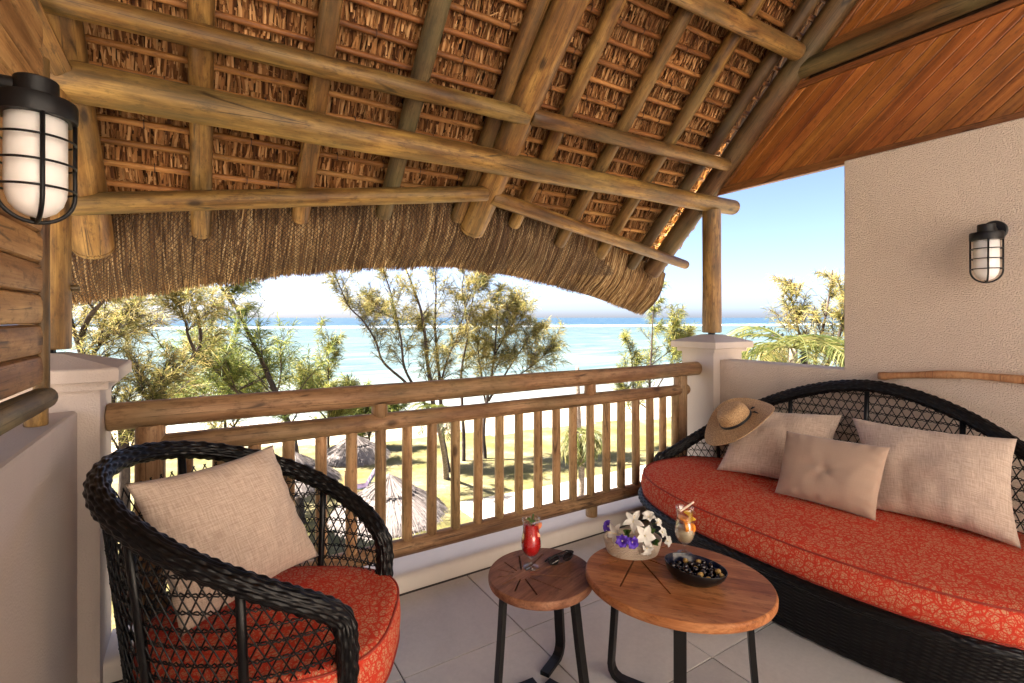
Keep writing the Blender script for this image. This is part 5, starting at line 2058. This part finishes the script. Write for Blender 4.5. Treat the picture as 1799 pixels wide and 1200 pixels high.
def casuarina(label, base, stems, mat, nbr=16, blen=1.6, per=16, nl=0.30, nw=0.016, seed=1, low=0.25, lush=0.8, group='casuarina trees along the beach', twigs=6, up=0.55, name='casuarina_tree', wind=(0.25, 0.0)):
    """leaning stems, long thin side limbs, each limb feathered with twigs and drooping needle sprays"""
    rr = random.Random(seed)
    t = thing(name, label, 'tree', tuple(base), group)
    mb_ = MB()
    P, D = [], []
    for pts, r0, r1 in stems:
        Q, s_ = resample(pts, 0.25)
        n = len(Q)
        rad = [(r0 + (r1 - r0) * (i / (n - 1))) * (1 + 0.08 * rr.uniform(-1, 1)) for i in range(n)]
        Q = Q + np.array([[0.04 * mnoise.noise(Vector((q[2] * 0.9, seed, 0))), 0.04 * mnoise.noise(Vector((q[2] * 0.9, seed, 4))), 0] for q in Q])
        mb_.tube(Q, rad, 9)
        nb = int(nbr * 1.5)
        for k in range(nb):
            f = low + (1 - low) * (k + rr.random()) / nb
            i = min(n - 2, int(f * (n - 1)))
            p0 = Vector(Q[i])
            tg = Vector(Q[i + 1] - Q[i]).normalized()
            az = rr.uniform(0, 2 * PI)
            d_ = (Vector((math.cos(az) + wind[0], math.sin(az) + wind[1], rr.uniform(0.1, 0.9) * up * 2)) + tg * 0.6).normalized()
            bl = blen * rr.uniform(0.35, 1.3) * (1.15 - 0.6 * max(0, f - low) / (1 - low))
            leafy = rr.random() < lush
            pth = [p0]
            dd = d_.copy()
            ns = 7
            for j in range(ns):
                dd = (dd + Vector((rr.gauss(0, 0.14), rr.gauss(0, 0.14), 0.05 + rr.gauss(0, 0.10)))).normalized()
                pth.append(pth[-1] + dd * bl / ns)
            rb = max(0.005, rad[i] * 0.30)
            mb_.tube(pth, [rb * (1 - 0.85 * j / ns) for j in range(ns + 1)], 5)
            for j in range(1, ns + 1):
                dj = (pth[j] - pth[j - 1]).normalized()
                for q in range(twigs if j > 1 else 2):
                    a2 = (dj * 0.9 + Vector((rr.gauss(0, 0.55), rr.gauss(0, 0.55), rr.gauss(0.1, 0.4)))).normalized()
                    tl = bl * rr.uniform(0.10, 0.36)
                    st_ = pth[j - 1].lerp(pth[j], rr.random())
                    e_ = st_ + a2 * tl + Vector((0, 0, -0.12 * tl))
                    if rr.random() < 0.7:
                        mb_.tube([st_, st_.lerp(e_, 0.5) + Vector((0, 0, 0.03)), e_], [0.0075, 0.0055, 0.003], 3, False)
                    if (leafy and rr.random() < 0.85) or rr.random() < 0.12:
                        m_ = max(2, int(tl / 0.11))
                        for z in range(m_):
                            ff = 0.25 + 0.85 * (z + rr.random()) / m_
                            P.append(tuple(st_.lerp(e_, ff)))
                            D.append(tuple((a2 + Vector((0, 0, -0.15))).normalized()))
    mb_.build('trunk', 'bark', t, smooth=True)
    if P:
        needle_mesh('crown', P, D, mat, t, max(3, int(per * 0.22)), nl * 1.0, nw * 1.25)
    return t


def SP(uvs, dep, j=0.0, seed=0):
    rr = random.Random(seed)
    return [W(u, v, dep=dep + j * (i / max(1, len(uvs) - 1)) + rr.uniform(-0.15, 0.15)) for i, (u, v) in enumerate(uvs)]


def rooted(u, v, dep):
    """ground point straight under the tree seen at pixel u at that depth"""
    p = W(u, v, dep=dep)
    return Vector((p.x, p.y, ground_z(p.x, p.y) - 0.1))


def tree(label, dep, trunk_px, others, mat, r0, seed, j=0.0, **kw):
    base = rooted(trunk_px[0][0], trunk_px[0][1], dep)
    main = [base] + SP(trunk_px[1:], dep, j, seed)
    stems = [(main, r0, r0 * 0.16)]
    for k, (px_, jj, rs) in enumerate(others):
        stems.append((SP(px_, dep + kw.get('dz', 0), jj, seed + k + 1), r0 * rs, r0 * 0.12))
    kw.pop('dz', None)
    return casuarina(label, base, stems, mat, seed=seed, **kw)


tree('thick dark leaning trunk of casuarina closest to the left pillar', 11.5, [(222, 860), (216, 770), (192, 700), (150, 640), (131, 585), (120, 520)],
     [([(217, 775), (236, 742), (262, 700), (282, 650)], 1.0, 0.55), ([(140, 600), (156, 560), (190, 520), (215, 480)], -0.8, 0.4), ([(150, 640), (180, 600), (205, 570)], 1.0, 0.3)],
     'needles_gold', 0.17, 3, nbr=13, blen=1.5, per=16, nl=0.26, nw=0.011, low=0.45, lush=0.75, twigs=6)
tree('slim casuarina forking low with golden green tufts seen nearest the left pillar cap', 15, [(262, 860), (284, 705), (312, 655), (343, 622), (352, 592), (345, 545), (327, 505), (312, 455)],
     [([(284, 705), (250, 660), (226, 628), (222, 575), (240, 545), (250, 500), (252, 450)], 1.5, 0.55), ([(343, 622), (330, 590), (325, 560), (300, 510)], -1.0, 0.4)],
     'needles_gold', 0.13, 5, nbr=15, blen=1.7, per=17, nl=0.32, nw=0.013, low=0.38, lush=0.6, twigs=5)
tree('long dark diagonal trunk of casuarina leaning left across the sea view', 18, [(530, 850), (517, 780), (505, 740), (482, 684), (455, 622), (430, 572), (407, 525), (388, 480), (370, 430)],
     [([(412, 538), (388, 505), (368, 470)], 0.6, 0.45), ([(440, 700), (412, 684), (385, 655), (365, 636)], -0.8, 0.5), ([(470, 660), (430, 680), (380, 690), (330, 700)], 1.2, 0.3)],
     'needles_green', 0.16, 9, nbr=17, blen=2.1, per=15, nl=0.40, nw=0.016, low=0.30, lush=0.5, twigs=5)
tree('bright olive green young casuarina filling the gap beside the long diagonal trunk', 21, [(400, 860), (396, 760), (388, 700), (372, 640), (360, 590)],
     [([(396, 770), (430, 720), (452, 690)], 1.0, 0.6), ([(390, 740), (340, 730), (310, 720)], 0.5, 0.5)],
     'needles_mix', 0.10, 12, nbr=12, blen=2.0, per=15, nl=0.42, nw=0.017, low=0.3, lush=0.6)
tree('small upright green pine like casuarina left of the bare forked one', 27, [(577, 830), (577, 740), (577, 680), (577, 590)],
     [([(577, 740), (545, 700), (530, 660)], 0.5, 0.6), ([(577, 760), (600, 720), (612, 690)], 0.5, 0.5)],
     'needles_mix', 0.09, 14, nbr=18, blen=1.7, per=16, nl=0.42, nw=0.021, low=0.25, lush=0.8, up=0.8)
tree('low bushy green casuarina thicket behind the middle rail post', 30, [(650, 830), (648, 740), (645, 690)],
     [([(650, 760), (620, 720), (605, 700)], 0.5, 0.8), ([(650, 760), (680, 730), (700, 715)], 0.5, 0.8), ([(648, 770), (590, 760), (560, 750)], 0.5, 0.8)],
     'needles_green', 0.07, 16, nbr=13, blen=1.7, per=15, nl=0.42, nw=0.021, low=0.15, lush=0.8)
tree('tall sparse casuarina with many bare forked limbs in the middle of the view', 25, [(788, 830), (776, 770), (762, 715), (753, 650), (747, 592), (738, 540), (724, 500), (708, 455)],
     [([(778, 775), (775, 720), (772, 670), (766, 600), (764, 560), (766, 500), (758, 450)], 1.5, 0.7),
      ([(764, 735), (735, 692), (712, 650), (705, 600), (695, 550), (684, 505), (668, 465)], -1.2, 0.5),
      ([(745, 705), (710, 670), (674, 636), (660, 600), (640, 566), (614, 540), (598, 505), (580, 470)], -0.5, 0.45),
      ([(774, 670), (790, 622), (804, 590), (818, 540), (835, 500)], 1.0, 0.35),
      ([(738, 560), (700, 560), (660, 548), (620, 545)], 0.8, 0.25)],
     'needles_gold', 0.17, 21, nbr=16, blen=1.9, per=12, nl=0.38, nw=0.016, low=0.33, lush=0.5, twigs=6)
tree('slender reddish trunk of casuarina rising beside the bare forked one', 27, [(815, 830), (814, 745), (810, 682), (812, 642), (821, 592), (818, 545), (812, 505), (820, 450)],
     [([(823, 570), (832, 520), (845, 470)], 0.6, 0.5)],
     'needles_gold', 0.11, 25, nbr=13, blen=1.3, per=13, nl=0.38, nw=0.017, low=0.5, lush=0.6)
tree('dense golden casuarina crown standing before the lagoon', 27.5, [(852, 830), (850, 745), (858, 692), (866, 642), (871, 600), (873, 560), (876, 505)],
     [([(858, 705), (895, 645), (925, 602), (955, 575)], 0.8, 0.6), ([(856, 722), (846, 662), (840, 605), (850, 545)], -0.8, 0.6), ([(862, 690), (910, 660), (950, 630), (975, 600)], -0.3, 0.4), ([(870, 620), (900, 570), (915, 530)], 0.3, 0.4)],
     'needles_gold', 0.12, 31, nbr=16, blen=1.75, per=18, nl=0.36, nw=0.017, low=0.38, lush=0.75)
tree('green and gold casuarina pair before the right pillar', 29, [(1140, 830), (1140, 705), (1144, 622), (1147, 562), (1152, 505)],
     [([(1120, 800), (1112, 722), (1112, 650), (1100, 590)], 0.8, 0.8), ([(1142, 700), (1175, 645), (1188, 590), (1192, 545)], -0.5, 0.5), ([(1140, 720), (1100, 690), (1080, 660)], 0.6, 0.4), ([(1145, 640), (1185, 610), (1215, 585)], 0.3, 0.3)],
     'needles_mix', 0.11, 37, nbr=13, blen=1.35, per=15, nl=0.36, nw=0.019, low=0.35, lush=0.7)
tree('bushy golden casuarina seen through the opening beside the stucco wall', 13, [(1440, 900), (1432, 720), (1430, 650), (1444, 585), (1456, 525), (1462, 475)],
     [([(1425, 700), (1412, 620), (1397, 555), (1385, 490)], 0.6, 0.5), ([(1432, 680), (1468, 610), (1485, 540), (1490, 480)], -0.5, 0.6), ([(1430, 700), (1380, 660), (1340, 630)], 0.8, 0.35), ([(1440, 660), (1490, 640), (1530, 600)], 0.0, 0.6)],
     'needles_gold', 0.10, 41, nbr=15, blen=0.85, per=18, nl=0.20, nw=0.010, low=0.4, lush=0.85)


def palm(label, base, top, r, nf, fl, mat='palm_leaf', seed=0, droop=1.0, tilt=0.55, leaflet=0.28, lw=0.022, nleaf=34, name='palm_tree', group='coconut palms in the garden'):
    rr = random.Random(seed)
    base, top = Vector(base), Vector(top)
    t = thing(name, label, 'palm', tuple(base), group)
    n = 40
    rs_ = []
    mb_ = MB()
    path = []
    rad = []
    for i in range(n + 1):
        f = i / n
        p = base.lerp(top, f) + Vector((0.12 * math.sin(f * 2.5 + seed), 0.08 * math.sin(f * 2 + seed * 2), 0)) * (1 - abs(2 * f - 1)) * 0.8
        path.append(p)
        rad.append(r * (1.25 - 0.45 * f + 0.35 * math.exp(-f * 14)) * (1 + 0.05 * (i % 2)))
    mb_.tube(path, rad, 12)
    mb_.build('trunk', 'palm_bark', t, smooth=True)
    tp = path[-1]
    for k in range(nf):
        az = 2 * PI * k * 0.381966 * 1.0 + rr.uniform(-0.2, 0.2)
        el = tilt + rr.uniform(-0.5, 0.75) * (1.0 if k > 2 else 0.4)
        h_ = Vector((math.cos(az), math.sin(az), 0))
        L = fl * rr.uniform(0.8, 1.1)
        A, Wd, Wi = [], [], []
        rac = []
        p = tp.copy()
        ang = el
        ns = 14
        for i in range(ns + 1):
            rac.append(p.copy())
            ang -= droop * (0.10 + 0.06 * i / ns) * rr.uniform(0.8, 1.2)
            p = p + (h_ * math.cos(ang) + Z3 * math.sin(ang)) * L / ns
        m_ = MB()
        m_.tube(rac, [0.02 * (1 - 0.8 * i / ns) * (fl / 1.6) for i in range(ns + 1)], 5)
        paths = []
        wd_ = []
        for i in range(nleaf):
            f = 0.12 + 0.86 * i / nleaf
            q = f * ns
            i0 = min(int(q), ns - 1)
            pc = rac[i0].lerp(rac[i0 + 1], q - i0)
            tg = (rac[i0 + 1] - rac[i0]).normalized()
            sd_ = tg.cross(Z3).normalized()
            up_ = sd_.cross(tg)
            ll = leaflet * fl / 1.6 * (0.35 + 1.0 * math.sin(PI * (0.12 + 0.8 * f))) * rr.uniform(0.85, 1.15)
            for s in (-1, 1):
                d_ = (sd_ * s * 0.85 + tg * 0.6 + up_ * 0.15 + Vector((rr.gauss(0, 0.09), rr.gauss(0, 0.09), rr.gauss(0, 0.09)))).normalized()
                e_ = pc + d_ * ll
                paths.append([tuple(pc), tuple(pc + d_ * ll * 0.5 + Vector((0, 0, 0.02 * ll - 0.08 * ll))), tuple(e_ + Vector((0, 0, -0.38 * ll)))])
                wd_.append(tuple((tg * 0.8 + up_ * 0.45).normalized()))
        V, Fq = strips(np.array(paths), np.array(wd_), np.full(len(paths), lw * fl / 1.6), (0.7, 1.0, 0.15))
        k0 = len(m_.v)
        m_.v += [tuple(x) for x in V]
        m_.f += [tuple(int(y) + k0 for y in x) for x in Fq]
        m_.build('frond', mat, t)
    return t


palm('palm with ringed trunk on the lawn in front of the bare casuarina', G(784, 843), W(770, 722, dep=21.3), 0.11, 13, 1.9, seed=2, lw=0.03, tilt=0.3, droop=1.3)
b1 = rooted(1018, 900, 16.0)
palm('short palm with drooping yellow green fronds at the edge of the pale path', b1, W(1020, 762, dep=16.0), 0.10, 16, 1.25, seed=5, lw=0.035, tilt=0.15, droop=1.5, leaflet=0.36)
b2 = rooted(1392, 700, 10.0)
palm('windblown palm with long fronds seen through the opening beside the stucco wall', b2, W(1393, 612, dep=10.0), 0.10, 15, 1.9, seed=8, lw=0.026, tilt=0.45, droop=1.0, leaflet=0.33)

# ------------------------------------------------------------------ thatched beach parasols, loungers, posts
M['old_thatch'] = strand_mat('sun_bleached_thatch', [(0, (0.09, 0.078, 0.07)), (0.3, (0.13, 0.102, 0.094)), (0.7, (0.17, 0.148, 0.137)), (1, (0.21, 0.185, 0.17))])


def parasol(label, u_peak, v_peak, dep, R, H, seed):
    rr = np.random.default_rng(seed)
    p = W(u_peak, v_peak, dep=dep)
    gz = ground_z(p.x, p.y)
    t = thing('thatched_parasol', label, 'parasol', (p.x, p.y, gz), 'thatched parasols on the lawn')
    m_ = MB()
    m_.tube([(p.x, p.y, gz - 0.1), (p.x, p.y, p.z - 0.1)], 0.06, 12)
    m_.build('post', 'baluster', t, smooth=True)
    N = 48

    def surf(r, a):
        f = r / R
        z = p.z - H * (f ** 0.92) - 0.05 * f ** 6 * 2
        return z
    m_ = MB()
    rs_ = []
    for f in (0.02, 0.25, 0.5, 0.75, 0.97):
        rs_.append([(p.x + R * f * math.cos(2 * PI * k / N), p.y + R * f * math.sin(2 * PI * k / N), surf(R * f, 0) - 0.03) for k in range(N)])
    rs_.append([(p.x + R * 0.93 * math.cos(2 * PI * k / N), p.y + R * 0.93 * math.sin(2 * PI * k / N), p.z - H - 0.2) for k in range(N)])
    rs_.append([(p.x + 0.05 * math.cos(2 * PI * k / N), p.y + 0.05 * math.sin(2 * PI * k / N), p.z - 0.25) for k in range(N)])
    m_.rings(rs_)
    m_.build('canopy', 'old_thatch', t, smooth=True)
    Vs, Fs, off = [], [], 0
    for lvl, (f0, f1, cnt, lift) in enumerate(((0.40, 1.03, 3200, 0.0), (0.0, 0.46, 1300, 0.055))):
        a = rr.uniform(0, 2 * PI, cnt)
        r0 = R * (f0 + (f1 - f0) * rr.uniform(0, 0.5, cnt) ** 0.8)
        r1 = np.minimum(r0 + R * (f1 - f0) * rr.uniform(0.4, 0.7, cnt), R * f1 * rr.uniform(0.96, 1.03, cnt))
        A = np.zeros((cnt, 3, 3))
        da = rr.normal(0, 0.03, cnt)
        for i, tt in enumerate((0, 0.5, 1)):
            r_ = r0 + (r1 - r0) * tt
            f = r_ / R
            A[:, i, 0] = p.x + r_ * np.cos(a + da * tt)
            A[:, i, 1] = p.y + r_ * np.sin(a + da * tt)
            A[:, i, 2] = p.z - H * np.maximum(f, 0) ** 0.92 - 0.10 * f ** 6 + lift + rr.uniform(0.0, 0.03, cnt) + 0.02 * np.sin(a * 23)
        wd_ = np.stack([-np.sin(a), np.cos(a), rr.normal(0, 0.3, cnt)], 1)
        V, Fq = strips(A, nrmz(wd_), rr.uniform(0.012, 0.03, cnt), (0.8, 1, 0.6))
        Vs.append(V)
        Fs.append(Fq + off)
        off += len(V)
    np_mesh('thatch_strands', np.concatenate(Vs), np.concatenate(Fs), 'old_thatch', t, kind='stuff')
    return t


parasol('nearest thatched parasol with dark seam round its top, behind the balusters', 684, 838, 12.6, 1.42, 0.80, 1)
parasol('thatched parasol half hidden by the armchair back and pillow', 516, 797, 16.0, 1.45, 0.80, 2)
parasol('farthest pale thatched parasol standing beyond the two others', 622, 766, 20.5, 1.45, 0.72, 3)

M['purple'] = plain('purple_sling', (0.022, 0.008, 0.028), 0.7)
M['white_line'] = plain('white_stripe', (0.12, 0.11, 0.12), 0.7)
M['steel'] = plain('grey_steel', (0.25, 0.27, 0.3), 0.4, metal=0.7)
lp = G(630, 868)
ldir = math.radians(dir_deg(0.9, 0.35))
LM = Matrix.Translation(lp) @ Matrix.Rotation(ldir, 4, 'Z')
lo = bpy.data.objects.new('sun_lounger', None)
link(lo, None, LM)
tag(lo, 'purple striped sun lounger with raised back beside the nearest thatched parasol', 'sun lounger')
m = MB()
for s in (-0.32, 0.32):
    m.tube([(-0.95, s, 0.33), (0.75, s, 0.33)], 0.022, 8)
    for x in (-0.7, 0.55):
        m.tube([(x, s, 0.33), (x - 0.06, s, 0.0)], 0.018, 8)
    m.tube([(0.32, s, 0.34), (0.72, s, 0.95)], 0.02, 8)
m.tube([(0.72, -0.32, 0.95), (0.72, 0.32, 0.95)], 0.02, 8)
m.tube([(-0.95, -0.32, 0.33), (-0.95, 0.32, 0.33)], 0.022, 8)
m.build('frame', 'steel', lo, LM, smooth=True)
m = MB()
m.box(-0.93, 0.32, -0.30, 0.30, 0.345, 0.36)
m.build('seat', 'purple', lo, LM)
m = MB()
m.rings([[(0.32, -0.30, 0.355), (0.32, 0.30, 0.355), (0.338, 0.30, 0.345), (0.338, -0.30, 0.345)], [(0.715, -0.30, 0.95), (0.715, 0.30, 0.95), (0.733, 0.30, 0.94), (0.733, -0.30, 0.94)]])
m.build('backrest', 'purple', lo, LM)
m = MB()
for f in (0.25, 0.5, 0.75):
    x, z = 0.32 + 0.395 * f, 0.355 + 0.595 * f
    m.box(x - 0.018, x + 0.006, -0.302, 0.302, z - 0.012, z + 0.018)
m.build('stripe', 'white_line', lo, LM)

bp_ = G(607, 874)
b_ = thing('wooden_stake', 'short round wooden stake in the lawn beside the purple lounger', 'stake', tuple(bp_))
pole('shaft', bp_ - Vector((0, 0, 0.1)), bp_ + Vector((0, 0, 1.15)), 0.06, 0.06, 'rail', b_, 12)

# pale dead palm trunk and black garden lamp
tp0 = rooted(1019, 730, 26)
b_ = thing('dead_palm_trunk', 'tall pale bare trunk without a crown behind the short palm', 'trunk', tuple(tp0))
m = MB()
top_ = W(1014, 645, dep=26)
m.tube([tp0.lerp(top_, i / 20) for i in range(21)], [0.16 - 0.003 * i + 0.008 * (i % 2) for i in range(21)], 12)
m.build('shaft', 'palm_bark', b_, smooth=True)
lt = W(1413, 628, dep=9.0)
gl = thing('garden_lamp', 'black garden spotlight on a post behind the low parapet', 'lamp', (lt.x, lt.y, ground_z(lt.x, lt.y)))
m = MB()
m.tube([(lt.x, lt.y, ground_z(lt.x, lt.y) - 0.1), (lt.x, lt.y, lt.z - 0.12)], 0.045, 12)
m.build('post', 'black_metal', gl, smooth=True)
m = MB()
m.lathe([(0.055, -0.14), (0.06, -0.13), (0.06, 0.02), (0.05, 0.03), (0.05, 0.05), (0.07, 0.055), (0.07, 0.10), (0.04, 0.11), (0.001, 0.112)], 16, tuple(lt))
m.build('head', 'black_metal', gl, auto=40)
m = MB()
for s in (-1, 1):
    m.box(lt.x + s * 0.085 - 0.025, lt.x + s * 0.085 + 0.025, lt.y - 0.03, lt.y + 0.03, lt.z - 0.045, lt.z + 0.015)
m.build('side_head', 'black_metal', gl)
